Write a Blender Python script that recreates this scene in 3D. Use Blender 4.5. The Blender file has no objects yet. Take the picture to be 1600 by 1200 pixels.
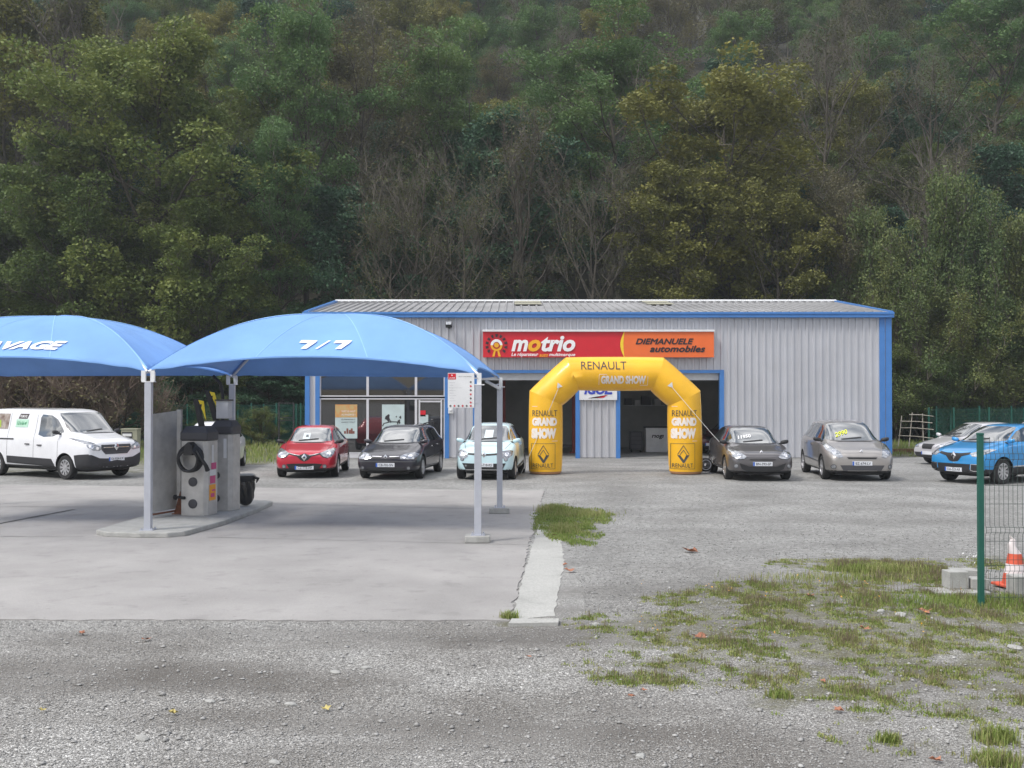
import bpy, bmesh, math, random
import numpy as np
from mathutils import Vector, Matrix
from mathutils.bvhtree import BVHTree
R = math.radians
sc = bpy.context.scene
col = sc.collection
FPX, EYE, HOR = 1650.0, 2.25, 622.0          # focal length and horizon of the 1600 px wide photograph

# ---------------------------------------------------------------- camera
cam_d = bpy.data.cameras.new("camera"); cam = bpy.data.objects.new("camera", cam_d); col.objects.link(cam)
cam_d.sensor_width = 36; cam_d.lens = 36 * FPX / 1600; cam_d.clip_start = 0.1; cam_d.clip_end = 2000
cam.location = (0, 0, EYE); cam.rotation_euler = (R(90 + 0.764), 0, 0)
sc.camera = cam
# ---------------------------------------------------------------- world: sky with broken bright cloud
w = bpy.data.worlds.new("World"); sc.world = w; w.use_nodes = True
nt = w.node_tree; nt.nodes.clear()
SUN_EL, SUN_AZ = 52, -125     # azimuth measured from +Y towards +X
out = nt.nodes.new("ShaderNodeOutputWorld"); bg = nt.nodes.new("ShaderNodeBackground")
sky = nt.nodes.new("ShaderNodeTexSky"); sky.sky_type = 'NISHITA'; sky.sun_disc = False
sky.sun_elevation = R(SUN_EL); sky.sun_rotation = R(SUN_AZ); sky.air_density = 1.0; sky.dust_density = 2.0
tc = nt.nodes.new("ShaderNodeTexCoord"); mp = nt.nodes.new("ShaderNodeMapping"); mp.inputs['Scale'].default_value = (1, 1, 2.2)
nz = nt.nodes.new("ShaderNodeTexNoise"); nz.inputs['Scale'].default_value = 2.3; nz.inputs['Detail'].default_value = 7; nz.inputs['Roughness'].default_value = .55
rp = nt.nodes.new("ShaderNodeValToRGB"); rp.color_ramp.elements[0].position = .40; rp.color_ramp.elements[1].position = .56
nz2 = nt.nodes.new("ShaderNodeTexNoise"); nz2.inputs['Scale'].default_value = 5; nz2.inputs['Detail'].default_value = 5
rp2 = nt.nodes.new("ShaderNodeValToRGB"); rp2.color_ramp.elements[0].color = (5.4, 5.5, 5.9, 1); rp2.color_ramp.elements[1].color = (14.5, 14.3, 14.3, 1)
rp2.color_ramp.elements[0].position = .38; rp2.color_ramp.elements[1].position = .66
mx = nt.nodes.new("ShaderNodeMix"); mx.data_type = 'RGBA'
L = nt.links.new
L(tc.outputs['Generated'], mp.inputs['Vector']); L(mp.outputs[0], nz.inputs['Vector']); L(mp.outputs[0], nz2.inputs['Vector'])
L(nz.outputs['Fac'], rp.inputs['Fac']); L(nz2.outputs['Fac'], rp2.inputs['Fac'])
sxyz = nt.nodes.new("ShaderNodeSeparateXYZ"); zr = nt.nodes.new("ShaderNodeMapRange"); zr.inputs['From Min'].default_value = 0; zr.inputs['From Max'].default_value = .95
zr.inputs['To Min'].default_value = .50; zr.inputs['To Max'].default_value = 1.75; vm = nt.nodes.new("ShaderNodeVectorMath"); vm.operation = 'SCALE'
L(tc.outputs['Generated'], sxyz.inputs[0]); L(sxyz.outputs['Z'], zr.inputs['Value']); L(rp2.outputs[0], vm.inputs[0]); L(zr.outputs[0], vm.inputs['Scale'])
L(rp.outputs[0], mx.inputs['Factor']); L(sky.outputs[0], mx.inputs['A']); L(vm.outputs[0], mx.inputs['B'])
L(mx.outputs['Result'], bg.inputs['Color']); bg.inputs['Strength'].default_value = 0.098
L(bg.outputs[0], out.inputs['Surface'])
sd = bpy.data.lights.new("sun", 'SUN'); sd.energy = 1.8; sd.angle = R(12); sd.color = (1, .96, .9)
so = bpy.data.objects.new("sun", sd); col.objects.link(so)
_d = Vector((math.sin(R(SUN_AZ)) * math.cos(R(SUN_EL)), math.cos(R(SUN_AZ)) * math.cos(R(SUN_EL)), math.sin(R(SUN_EL))))
so.rotation_euler = _d.to_track_quat('Z', 'Y').to_euler()
so.location = (-20, -10, 40)
sc.view_settings.view_transform = 'Standard'; sc.view_settings.look = 'None'
sc.view_settings.exposure = 0.45; sc.view_settings.gamma = 1
sc.cycles.max_bounces = 6; sc.cycles.transparent_max_bounces = 8

# ---------------------------------------------------------------- helpers
def DG(py, z=0.0): return (EYE - z) * FPX / (py - HOR)          # distance of a point of height z seen on row py
def G(px, py, z=0.0):
    d = DG(py, z); return ((px - 800) / FPX * d, d)

def tag(o, label=None, cat=None, group=None, kind=None):
    if label: o['label'] = label
    if cat: o['category'] = cat
    if group: o['group'] = group
    if kind: o['kind'] = kind
    return o

def empty(name, loc=(0, 0, 0), rz=0, label=None, cat=None, group=None):
    o = bpy.data.objects.new(name, None); col.objects.link(o); o.empty_display_size = .2
    o.location = loc; o.rotation_euler = (0, 0, rz)
    return tag(o, label, cat, group)

def sharp(me, ang=35):
    bm = bmesh.new(); bm.from_mesh(me); c = R(ang)
    for e in bm.edges:
        if len(e.link_faces) == 2 and e.calc_face_angle(0) > c: e.smooth = False
    bm.to_mesh(me); bm.free()

class MB:
    def __init__(s): s.v = []; s.f = []; s.m = []
    def add(s, vs, fs, mi=0):
        n = len(s.v); s.v += [tuple(p) for p in vs]
        for q in fs: s.f.append([i + n for i in q]); s.m.append(mi)
        return s
    def box(s, x0, x1, y0, y1, z0, z1, mi=0, M=None):
        vs = [Vector((x, y, z)) for z in (z0, z1) for y in (y0, y1) for x in (x0, x1)]
        if M is not None: vs = [M @ p for p in vs]
        return s.add(vs, [(0, 2, 3, 1), (4, 5, 7, 6), (0, 1, 5, 4), (2, 6, 7, 3), (0, 4, 6, 2), (1, 3, 7, 5)], mi)
    def tube(s, pts, rads, n=8, mi=0, cap=True):
        pts = [Vector(p) for p in pts]
        if not hasattr(rads, '__len__'): rads = [rads] * len(pts)
        base = len(s.v); up = None
        for i, p in enumerate(pts):
            d = (pts[min(i + 1, len(pts) - 1)] - pts[max(i - 1, 0)]).normalized()
            if up is None: up = Vector((0, 0, 1)) if abs(d.z) < .9 else Vector((1, 0, 0))
            a = d.cross(up).normalized(); b = a.cross(d).normalized(); up = b
            for k in range(n):
                t = 2 * math.pi * (k + .5) / n
                s.v.append(tuple(p + (a * math.cos(t) + b * math.sin(t)) * rads[i]))
        for i in range(len(pts) - 1):
            for k in range(n):
                s.f.append([base + i * n + k, base + i * n + (k + 1) % n, base + (i + 1) * n + (k + 1) % n, base + (i + 1) * n + k]); s.m.append(mi)
        if cap:
            s.f.append([base + k for k in range(n)]); s.m.append(mi)
            e = base + (len(pts) - 1) * n; s.f.append([e + n - 1 - k for k in range(n)]); s.m.append(mi)
        return s
    def prism(s, poly, y0, y1, mi=0, M=None):        # poly in (x, z), extruded along y
        n = len(poly); vs = [Vector((p[0], y, p[1])) for y in (y0, y1) for p in poly]
        if M is not None: vs = [M @ p for p in vs]
        return s.add(vs, [list(range(n)), list(range(2 * n - 1, n - 1, -1))] + [(i, i + n, (i + 1) % n + n, (i + 1) % n) for i in range(n)], mi)
    def lathe(s, prof, c=(0, 0, 0), axis='z', n=24, mi=0):   # prof: (radius, height)
        base = len(s.v); c = Vector(c)
        for r, h in prof:
            for k in range(n):
                t = 2 * math.pi * k / n; a, b = r * math.cos(t), r * math.sin(t)
                s.v.append(tuple(c + (Vector((a, b, h)) if axis == 'z' else Vector((a, h, b)) if axis == 'y' else Vector((h, a, b)))))
        for i in range(len(prof) - 1):
            for k in range(n):
                s.f.append([base + i * n + k, base + i * n + (k + 1) % n, base + (i + 1) * n + (k + 1) % n, base + (i + 1) * n + k]); s.m.append(mi)
        return s
    def build(s, name, mats, parent=None, smooth=False, bevel=0, ang=35):
        me = bpy.data.meshes.new(name); me.from_pydata(s.v, [], s.f)
        if not isinstance(mats, (list, tuple)): mats = [mats]
        for m in mats: me.materials.append(m)
        me.polygons.foreach_set('material_index', s.m)
        bm = bmesh.new(); bm.from_mesh(me); bmesh.ops.recalc_face_normals(bm, faces=bm.faces); bm.to_mesh(me); bm.free()
        if smooth: me.polygons.foreach_set('use_smooth', [True] * len(me.polygons)); sharp(me, ang)
        return link(name, me, parent, bevel)

def link(name, me, parent=None, bevel=0):
    o = bpy.data.objects.new(name, me); col.objects.link(o)
    if parent is not None: o.parent = parent
    if bevel:
        b = o.modifiers.new('bevel', 'BEVEL'); b.width = bevel; b.segments = 2; b.limit_method = 'ANGLE'; b.angle_limit = R(40)
    return o

def np_mesh(name, V, F, mat, parent=None, mi=None, mats=None):
    me = bpy.data.meshes.new(name); V = np.asarray(V, np.float32); F = np.asarray(F, np.int32)
    k = F.shape[1]
    me.vertices.add(len(V)); me.vertices.foreach_set('co', V.ravel())
    me.loops.add(F.size); me.loops.foreach_set('vertex_index', F.ravel())
    me.polygons.add(len(F)); me.polygons.foreach_set('loop_start', np.arange(0, F.size, k, dtype=np.int32))
    me.polygons.foreach_set('loop_total', np.full(len(F), k, np.int32))
    for m in (mats or [mat]): me.materials.append(m)
    if mi is not None: me.polygons.foreach_set('material_index', mi)
    me.update(); me.validate()
    return link(name, me, parent) if parent is not False else me

# ---------------------------------------------------------------- materials
def mat(name, c, rough=.6, metal=0, var=.08, vscale=3, bump=0, bscale=30, coat=0, ior=None, c2=None, spec=None, trans=0, grime=None):
    m = bpy.data.materials.new(name); m.use_nodes = True; t = m.node_tree; b = t.nodes['Principled BSDF']
    b.inputs['Roughness'].default_value = rough; b.inputs['Metallic'].default_value = metal
    b.inputs['Base Color'].default_value = (*c, 1)
    if coat: b.inputs['Coat Weight'].default_value = coat; b.inputs['Coat Roughness'].default_value = .04
    if ior: b.inputs['IOR'].default_value = ior
    if spec is not None: b.inputs['Specular IOR Level'].default_value = spec
    if var or bump or c2:
        g = t.nodes.new('ShaderNodeNewGeometry')
    if var or c2:
        n = t.nodes.new('ShaderNodeTexNoise'); n.inputs['Scale'].default_value = vscale; n.inputs['Detail'].default_value = 6
        n.inputs['Roughness'].default_value = .6
        r = t.nodes.new('ShaderNodeValToRGB'); r.color_ramp.elements[0].position = .32; r.color_ramp.elements[1].position = .68
        d = c2 or tuple(min(1, x * (1 + var)) for x in c)
        e = c if c2 else tuple(x * (1 - var) for x in c)
        r.color_ramp.elements[0].color = (*e, 1); r.color_ramp.elements[1].color = (*d, 1)
        t.links.new(g.outputs['Position'], n.inputs['Vector']); t.links.new(n.outputs['Fac'], r.inputs['Fac'])
        t.links.new(r.outputs[0], b.inputs['Base Color'])
    if bump:
        n = t.nodes.new('ShaderNodeTexNoise'); n.inputs['Scale'].default_value = bscale; n.inputs['Detail'].default_value = 5
        bp = t.nodes.new('ShaderNodeBump'); bp.inputs['Strength'].default_value = bump; bp.inputs['Distance'].default_value = .02
        t.links.new(g.outputs['Position'], n.inputs['Vector']); t.links.new(n.outputs['Fac'], bp.inputs['Height'])
        t.links.new(bp.outputs[0], b.inputs['Normal'])
    return m

def paint(name, c, metal=.35):
    return mat(name, c, .38, metal, var=.05, vscale=2, coat=1.0)

M = dict(
    white=mat('white_paint', (.74, .75, .76), .4), offwhite=mat('off_white_metal', (.62, .63, .64), .45),
    black=mat('black_plastic', (.018, .018, .02), .5), dark=mat('dark_trim', (.03, .03, .034), .6),
    darkgrey=mat('dark_grey_plastic', (.06, .06, .068), .55),
    tyre=mat('tyre_rubber', (.022, .022, .023), .85), alloy=mat('alloy', (.55, .55, .57), .3, .8),
    chrome=mat('chrome', (.8, .8, .82), .15, 1, var=0), carglass=mat('car_glass', (.02, .03, .035), .03, 0, var=0, ior=2.7, coat=1),
    lamp=mat('lamp_glass', (.5, .52, .55), .15, .5, var=.0, vscale=11, coat=1, c2=(.16, .17, .19)),
    plate=mat('plate_white', (.68, .7, .74), .4), platetext=mat('plate_ink', (.03, .03, .04), .5), plateblue=mat('plate_blue', (.03, .12, .5), .4),
    cladding=mat('grey_cladding', (.53, .54, .575), .42, .25, var=.06, vscale=.6), bluetrim=mat('blue_trim', (.055, .20, .52), .4, var=.06, coat=.2),
    frame=mat('window_frame', (.6, .6, .63), .4), pane=mat('shop_glass', (.016, .017, .019), .03, 0, var=0, ior=2.15),
    galv=mat('galvanised', (.5, .52, .58), .4, .35, var=.06, vscale=6), steel=mat('stainless', (.50, .49, .475), .38, .3, var=.14, vscale=5),
    rust=mat('rust', (.22, .09, .05), .8, var=.3, vscale=20),
    green=mat('green_paint', (.012, .10, .075), .45, var=.08), rope=mat('rope', (.6, .6, .58), .8),
    ink=mat('ink_black', (.025, .02, .025), .6), red=mat('sign_red', (.62, .015, .03), .35, var=.04), orange=mat('sign_orange', (.82, .16, .035), .35, var=.04),
    yel=mat('logo_yellow', (.85, .42, .02), .4), textwhite=mat('lettering_white', (.85, .85, .86), .5, var=.03),
    textgrey=mat('lettering_grey', (.07, .065, .06), .6), pale=mat('lettering_pale', (.83, .76, .70), .6, var=.05),
    concrete=mat('concrete', (.36, .36, .345), .85, var=.16, vscale=6, bump=.3, bscale=60), igolblue=mat('logo_blue', (.03, .06, .45), .5),
)
# arch vinyl
m = M['vinyl'] = mat('yellow_vinyl', (.90, .49, .015), .45, var=.07, vscale=1.5, coat=.25, bump=.35, bscale=3.5)
# canopy membrane: woven fabric that lets a little light through
def fabric():
    m = mat('blue_canopy_fabric', (.18, .37, .73), .7, var=.10, vscale=.9, bump=.22, bscale=4); t = m.node_tree
    b = t.nodes['Principled BSDF']; o = t.nodes['Material Output']
    tr = t.nodes.new('ShaderNodeBsdfTranslucent'); tr.inputs['Color'].default_value = (.03, .10, .50, 1)
    x = t.nodes.new('ShaderNodeMixShader'); x.inputs[0].default_value = .05
    t.links.new(b.outputs[0], x.inputs[1]); t.links.new(tr.outputs[0], x.inputs[2]); t.links.new(x.outputs[0], o.inputs['Surface'])
    return m
M['fabric'] = fabric()

def leafmat(name, cols, trans=.25, nsc=.35, isl=.3):
    m = bpy.data.materials.new(name); m.use_nodes = True; t = m.node_tree; N = t.nodes; b = N['Principled BSDF']; o = N['Material Output']
    g = N.new('ShaderNodeNewGeometry'); oi = N.new('ShaderNodeObjectInfo')
    n = N.new('ShaderNodeTexNoise'); n.inputs['Scale'].default_value = nsc; n.inputs['Detail'].default_value = 3
    t.links.new(g.outputs['Position'], n.inputs['Vector'])
    a = N.new('ShaderNodeMath'); a.operation = 'MULTIPLY_ADD'; a.inputs[1].default_value = isl
    t.links.new(g.outputs['Random Per Island'], a.inputs[0])
    a2 = N.new('ShaderNodeMath'); a2.operation = 'MULTIPLY_ADD'; a2.inputs[1].default_value = .8; a2.inputs[2].default_value = -.28
    t.links.new(n.outputs['Fac'], a2.inputs[0])
    a3 = N.new('ShaderNodeMath'); a3.operation = 'MULTIPLY_ADD'; a3.inputs[1].default_value = .35
    t.links.new(oi.outputs['Random'], a3.inputs[0]); t.links.new(a2.outputs[0], a3.inputs[2]); t.links.new(a3.outputs[0], a.inputs[2])
    r = N.new('ShaderNodeValToRGB'); el = r.color_ramp.elements
    for i, c in enumerate(cols):
        p = i / (len(cols) - 1)
        e = el[0] if i == 0 else el[-1] if i == len(cols) - 1 else el.new(p)
        e.position = p; e.color = (*c, 1)
    t.links.new(a.outputs[0], r.inputs['Fac'])
    t.links.new(r.outputs[0], b.inputs['Base Color']); b.inputs['Roughness'].default_value = .6; b.inputs['Specular IOR Level'].default_value = .3
    tr = N.new('ShaderNodeBsdfTranslucent'); t.links.new(r.outputs[0], tr.inputs['Color'])
    x = N.new('ShaderNodeMixShader'); x.inputs[0].default_value = trans
    t.links.new(b.outputs[0], x.inputs[1]); t.links.new(tr.outputs[0], x.inputs[2]); t.links.new(x.outputs[0], o.inputs['Surface'])
    return m
LM = dict(
    maple=leafmat('maple_leaves', [(0.062, 0.106, 0.037), (0.125, 0.181, 0.048), (0.213, 0.250, 0.065), (0.312, 0.306, 0.081)]),
    locust=leafmat('locust_leaves', [(0.074, 0.155, 0.068), (0.135, 0.230, 0.078), (0.230, 0.290, 0.092)]),
    olive=leafmat('olive_leaves', [(0.132, 0.144, 0.046), (0.216, 0.216, 0.054), (0.312, 0.282, 0.066)]),
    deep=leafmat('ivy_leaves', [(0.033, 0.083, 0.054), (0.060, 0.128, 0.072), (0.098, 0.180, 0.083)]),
    rust=leafmat('autumn_leaves', [(.13, .135, .08), (.18, .17, .10), (.21, .19, .085), (.12, .14, .065)]),
    shrub=leafmat('shrub_leaves', [(0.060, 0.106, 0.043), (0.111, 0.162, 0.055), (0.178, 0.204, 0.068), (0.272, 0.255, 0.068)]),
    grass=leafmat('grass_blades', [(0.138, 0.213, 0.044), (0.200, 0.288, 0.062), (0.300, 0.325, 0.112), (0.425, 0.375, 0.213)], nsc=1.5, isl=.5),
    dry=leafmat('dry_stems', [(.16, .13, .09), (.24, .2, .13), (.14, .16, .07)]),
    bark=leafmat('bark', [(.05, .045, .035), (.09, .078, .062), (.13, .115, .095)], trans=0),
    twig=leafmat('grey_twigs', [(.085, .075, .06), (.14, .125, .10), (.23, .21, .18)], trans=0),
    dead=leafmat('fallen_leaves', [(.20, .12, .08), (.30, .17, .10), (.36, .25, .14)]),
)

def ground_mat():
    m = bpy.data.materials.new('gravel'); m.use_nodes = True; t = m.node_tree; N = t.nodes; b = N['Principled BSDF']; lk = t.links.new
    g = N.new('ShaderNodeNewGeometry'); P = g.outputs['Position']
    def vor(s):
        v = N.new('ShaderNodeTexVoronoi'); v.inputs['Scale'].default_value = s; v.inputs['Randomness'].default_value = 1; lk(P, v.inputs['Vector']); return v
    def noise(s, d=5):
        n = N.new('ShaderNodeTexNoise'); n.inputs['Scale'].default_value = s; n.inputs['Detail'].default_value = d; lk(P, n.inputs['Vector']); return n
    def ramp(src, els):
        r = N.new('ShaderNodeValToRGB'); e = r.color_ramp.elements
        for i, (p, c) in enumerate(els):
            q = e[0] if i == 0 else e[1] if i == 1 else e.new(p)
            q.position = p; q.color = (*c, 1) if len(c) == 3 else c
        lk(src, r.inputs['Fac']); return r.outputs[0]
    def mix(f, a, c, mode='MIX'):
        x = N.new('ShaderNodeMix'); x.data_type = 'RGBA'; x.blend_type = mode
        for s, k in ((f, 'Factor'), (a, 'A'), (c, 'B')):
            if isinstance(s, (int, float)): x.inputs[k].default_value = s
            elif isinstance(s, tuple): x.inputs[k].default_value = (*s, 1)
            else: lk(s, x.inputs[k])
        return x.outputs['Result']
    v1, v2 = vor(66), vor(130)
    def stone(v):
        sp = N.new('ShaderNodeSeparateColor'); lk(v.outputs['Color'], sp.inputs[0])
        return ramp(sp.outputs[0], [(0, (.10, .097, .092)), (1, (.78, .78, .76)), (.45, (.25, .246, .236)), (.8, (.42, .415, .40))])
    n1 = noise(22, 3); sel = ramp(n1.outputs['Fac'], [(.48, (0, 0, 0)), (.56, (1, 1, 1))])
    c = mix(sel, stone(v2), stone(v1))
    # fine dirt between the stones, and broad tracks where it has been ground to dust
    dirt = ramp(noise(150, 2).outputs['Fac'], [(.3, (.13, .124, .115)), (.7, (.23, .22, .208))])
    big = noise(.55, 9); track = N.new('ShaderNodeTexNoise'); track.inputs['Scale'].default_value = .5; track.inputs['Detail'].default_value = 4
    mpn = N.new('ShaderNodeMapping'); mpn.inputs['Scale'].default_value = (.35, 1.6, 1); mpn.inputs['Rotation'].default_value = (0, 0, R(12)); lk(P, mpn.inputs[0]); lk(mpn.outputs[0], track.inputs['Vector'])
    tf = ramp(track.outputs['Fac'], [(.44, (.05, .05, .05)), (.60, (.85, .85, .85))])
    c = mix(tf, c, dirt)
    tone = ramp(big.outputs['Fac'], [(.36, (.68, .66, .64)), (.62, (1.10, 1.10, 1.10))])
    c = mix(1.0, c, tone, 'MULTIPLY')
    sx = N.new('ShaderNodeSeparateXYZ'); lk(P, sx.inputs[0])
    mr = N.new('ShaderNodeMapRange'); mr.inputs['From Min'].default_value = 9; mr.inputs['From Max'].default_value = 15; lk(sx.outputs['Y'], mr.inputs['Value'])
    fn_ = noise(9, 12); fn_.inputs['Roughness'].default_value = .85; fine = ramp(fn_.outputs['Fac'], [(.38, (.16, .16, .158)), (.62, (.45, .45, .44)), (.5, (.295, .295, .29))])
    fine = mix(1.0, fine, ramp(noise(.6, 7).outputs['Fac'], [(.35, (.78, .78, .77)), (.65, (1.16, 1.16, 1.15))]), 'MULTIPLY')
    mr2 = N.new('ShaderNodeMath'); mr2.operation = 'MULTIPLY'; mr2.inputs[1].default_value = .8; lk(mr.outputs[0], mr2.inputs[0])
    c = mix(mr2.outputs[0], c, fine)
    at = N.new('ShaderNodeAttribute'); at.attribute_name = 'grass'
    ad = N.new('ShaderNodeMath'); ad.operation = 'ADD'; lk(at.outputs['Fac'], ad.inputs[0])
    sb = N.new('ShaderNodeMath'); sb.operation = 'MULTIPLY_ADD'; sb.inputs[1].default_value = 1.6; sb.inputs[2].default_value = -.85; lk(noise(2.3, 8).outputs['Fac'], sb.inputs[0]); lk(sb.outputs[0], ad.inputs[1])
    gm = ramp(ad.outputs[0], [(.30, (0, 0, 0)), (.62, (1, 1, 1))])
    gc = ramp(noise(9, 6).outputs['Fac'], [(.3, (.075, .085, .035)), (.7, (.16, .17, .07)), (.5, (.12, .115, .06))])
    g8 = N.new('ShaderNodeMath'); g8.operation = 'MULTIPLY'; g8.inputs[1].default_value = .62; lk(gm, g8.inputs[0])
    c = mix(g8.outputs[0], c, gc)
    lk(c, b.inputs['Base Color']); b.inputs['Roughness'].default_value = .9; b.inputs['Specular IOR Level'].default_value = .2
    bp = N.new('ShaderNodeBump'); bp.inputs['Strength'].default_value = .9; bp.inputs['Distance'].default_value = .012; bp.invert = True
    lk(v1.outputs['Distance'], bp.inputs['Height']); lk(bp.outputs[0], b.inputs['Normal'])
    return m
def tar_mat(name, c, sc1=110):
    m = mat(name, c, .88, var=.10, vscale=.7, bump=.4, bscale=140); t = m.node_tree; N = t.nodes; b = N['Principled BSDF']
    src = b.inputs['Base Color'].links[0].from_socket
    g = N.new('ShaderNodeNewGeometry')
    def mul(s, p0, p1, a, z, rough=.6):
        n = N.new('ShaderNodeTexNoise'); n.inputs['Scale'].default_value = s; n.inputs['Detail'].default_value = 5; n.inputs['Roughness'].default_value = rough; t.links.new(g.outputs['Position'], n.inputs['Vector'])
        r = N.new('ShaderNodeValToRGB'); r.color_ramp.elements[0].position = p0; r.color_ramp.elements[1].position = p1
        r.color_ramp.elements[0].color = (a, a, a, 1); r.color_ramp.elements[1].color = (z, z, z, 1); t.links.new(n.outputs['Fac'], r.inputs[0]); return r.outputs[0]
    for s, p0, p1, a, z in ((sc1, .3, .62, .80, 1.06), (2.3, .30, .44, .84, 1), (.25, .38, .6, .88, 1.05), (9, .27, .36, .78, 1)):
        x = N.new('ShaderNodeMix'); x.data_type = 'RGBA'; x.blend_type = 'MULTIPLY'; x.inputs['Factor'].default_value = 1
        t.links.new(src, x.inputs['A']); t.links.new(mul(s, p0, p1, a, z), x.inputs['B']); src = x.outputs['Result']
    t.links.new(src, b.inputs['Base Color']); return m
M['gravel'] = ground_mat(); M['slab'] = tar_mat('pale_tarmac', (.355, .343, .335)); M['slab2'] = tar_mat('worn_concrete', (.44, .44, .42), 45)
M['litter'] = mat('forest_floor', (.020, .022, .014), .95, c2=(.05, .045, .028), vscale=1.4, bump=.6, bscale=6)

# ---------------------------------------------------------------- text
def text_np(s, width=None, height=1.0, shear=0, bold=0, maxe=None):
    cu = bpy.data.curves.new('t', 'FONT'); cu.body = s; cu.size = 1; cu.shear = shear; cu.offset = bold; cu.resolution_u = 3
    o = bpy.data.objects.new('t', cu); col.objects.link(o)
    dg = bpy.context.evaluated_depsgraph_get(); me = bpy.data.meshes.new_from_object(o.evaluated_get(dg))
    bm = bmesh.new(); bm.from_mesh(me); bmesh.ops.triangulate(bm, faces=bm.faces)
    xs = [v.co.x for v in bm.verts]; ys = [v.co.y for v in bm.verts]
    x0, x1, y0, y1 = min(xs), max(xs), min(ys), max(ys)
    ky = height / (y1 - y0); kx = (width / (x1 - x0)) if width else ky
    for v in bm.verts: v.co = Vector(((v.co.x - (x0 + x1) / 2) * kx, (v.co.y - (y0 + y1) / 2) * ky, 0))
    if maxe:
        for _ in range(4):
            es = [e for e in bm.edges if e.calc_length() > maxe]
            if not es: break
            bmesh.ops.subdivide_edges(bm, edges=es, cuts=1); bmesh.ops.triangulate(bm, faces=bm.faces)
    V = [tuple(v.co) for v in bm.verts]; F = [[v.index for v in f.verts] for f in bm.faces]
    bm.free(); bpy.data.objects.remove(o); bpy.data.curves.remove(cu); bpy.data.meshes.remove(me)
    return V, F
def text(name, s, material, parent, fn, fat=0, **k):
    V, F = text_np(s, **k); mb = MB(); mb.add([fn(a, b) for a, b, _ in V], F)
    if fat:      # bold strokes: the same glyphs again, shifted a little and one millimetre proud
        for i, (dx, dy) in enumerate(((fat, 0), (-fat, 0), (0, fat), (0, -fat))): mb.add([Vector(fn(a + dx, b + dy)) - Vector((0, .001 * (i + 1), 0)) for a, b, _ in V], F)
    return mb.build(name, material, parent)

# ================================================================ GROUND
rnd = random.Random(7)
GR = []   # grass patches on the ground: (x, y, half width, half depth, density)
def patch(px, py, rx, ry, d):
    x, y = G(px, py); y0, y1 = DG(py - ry), DG(py + ry); GR.append((x, y, rx * y / FPX, (y0 - y1) / 2, d))
for a in ((878, 815, 40, 25, 1), (915, 806, 38, 12, .75), (905, 835, 30, 14, .7), (1400, 893, 85, 18, .85), (1240, 925, 150, 16, .66), (1120, 935, 110, 12, .55), (1545, 945, 110, 24, .66),
          (1330, 945, 200, 24, .66), (1080, 975, 180, 22, .52), (1300, 1000, 330, 34, .58), (1500, 1010, 190, 45, .6), (1150, 1045, 230, 30, .46), (1450, 1085, 200, 40, .48), (1060, 1000, 120, 20, .4),
          (1555, 1155, 25, 9, .95), (1551, 1186, 30, 12, .95), (1385, 1157, 20, 8, .6), (1215, 1087, 22, 6, .75), (1212, 1108, 18, 7, .6), (795, 968, 12, 6, .9),
          (1330, 880, 120, 12, .5), (1560, 880, 60, 14, .5), (1450, 1150, 160, 30, .28), (245, 836, 22, 5, .7), (380, 803, 14, 6, .6)): patch(*a)
def gdens(x, y):
    d = 0
    for cx, cy, rx, ry, k in GR:
        q = ((x - cx) / rx) ** 2 + ((y - cy) / ry) ** 2
        if q < 4: d = max(d, k * min(1, max(0, 1.6 - .75 * q)))
    if x < -8 and y > 34: d = max(d, min(1, (y - 34 - .6 * math.sin(x * 1.3)) / 2.2))
    if x < -9 and 29 < y < 36: d = max(d, .5 * min(1, max(0, (y - 29.5) / 2)))
    if x > 14.4 and y > 39.5: d = max(d, min(1, (y - 39.5 - .5 * math.sin(x)) / 1.2))
    return d
def hill(x, y):
    t = max(0.0, y - 56.5 + 1.2 * math.sin(x * .09)); z = .60 * t - 2.0 * (1 - math.exp(-t / 5))
    return z + (1.2 * math.sin(x * .11 + y * .05) + .8 * math.sin(x * .043 - y * .09)) * min(1, t / 12)

gx = [-420, -200, -90, -50] + [-32 + .5 * i for i in range(129)] + [50, 90, 200, 420]
gy = [-420, -150, -40, -8, 0] + [3 + .42 * i for i in range(136)] + [75, 140, 420]
V = []; at = []
for y in gy:
    for x in gx:
        V.append((x, y, 0)); at.append(gdens(x, y))
nx = len(gx); F = [(j * nx + i, j * nx + i + 1, (j + 1) * nx + i + 1, (j + 1) * nx + i) for j in range(len(gy) - 1) for i in range(nx - 1)]
g = np_mesh('ground', V, F, M['gravel']); tag(g, kind='structure')
a = g.data.attributes.new('grass', 'FLOAT', 'POINT'); a.data.foreach_set('value', np.array(at, np.float32))
# hillside behind the workshop
V = []; xs = [-180 + 4 * i for i in range(91)]; ys = [54 + 3 * i for i in range(64)]
for y in ys:
    for x in xs: V.append((x, y, hill(x, y) - .15 + (rnd.random() - .5) * .5 * min(1, (y - 54) / 8)))
nx = len(xs); F = [(j * nx + i, j * nx + i + 1, (j + 1) * nx + i + 1, (j + 1) * nx + i) for j in range(len(ys) - 1) for i in range(nx - 1)]
h = np_mesh('hillside', V, F, M['litter']); tag(h, kind='structure'); h.data.polygons.foreach_set('use_smooth', [True] * len(F))

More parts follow.
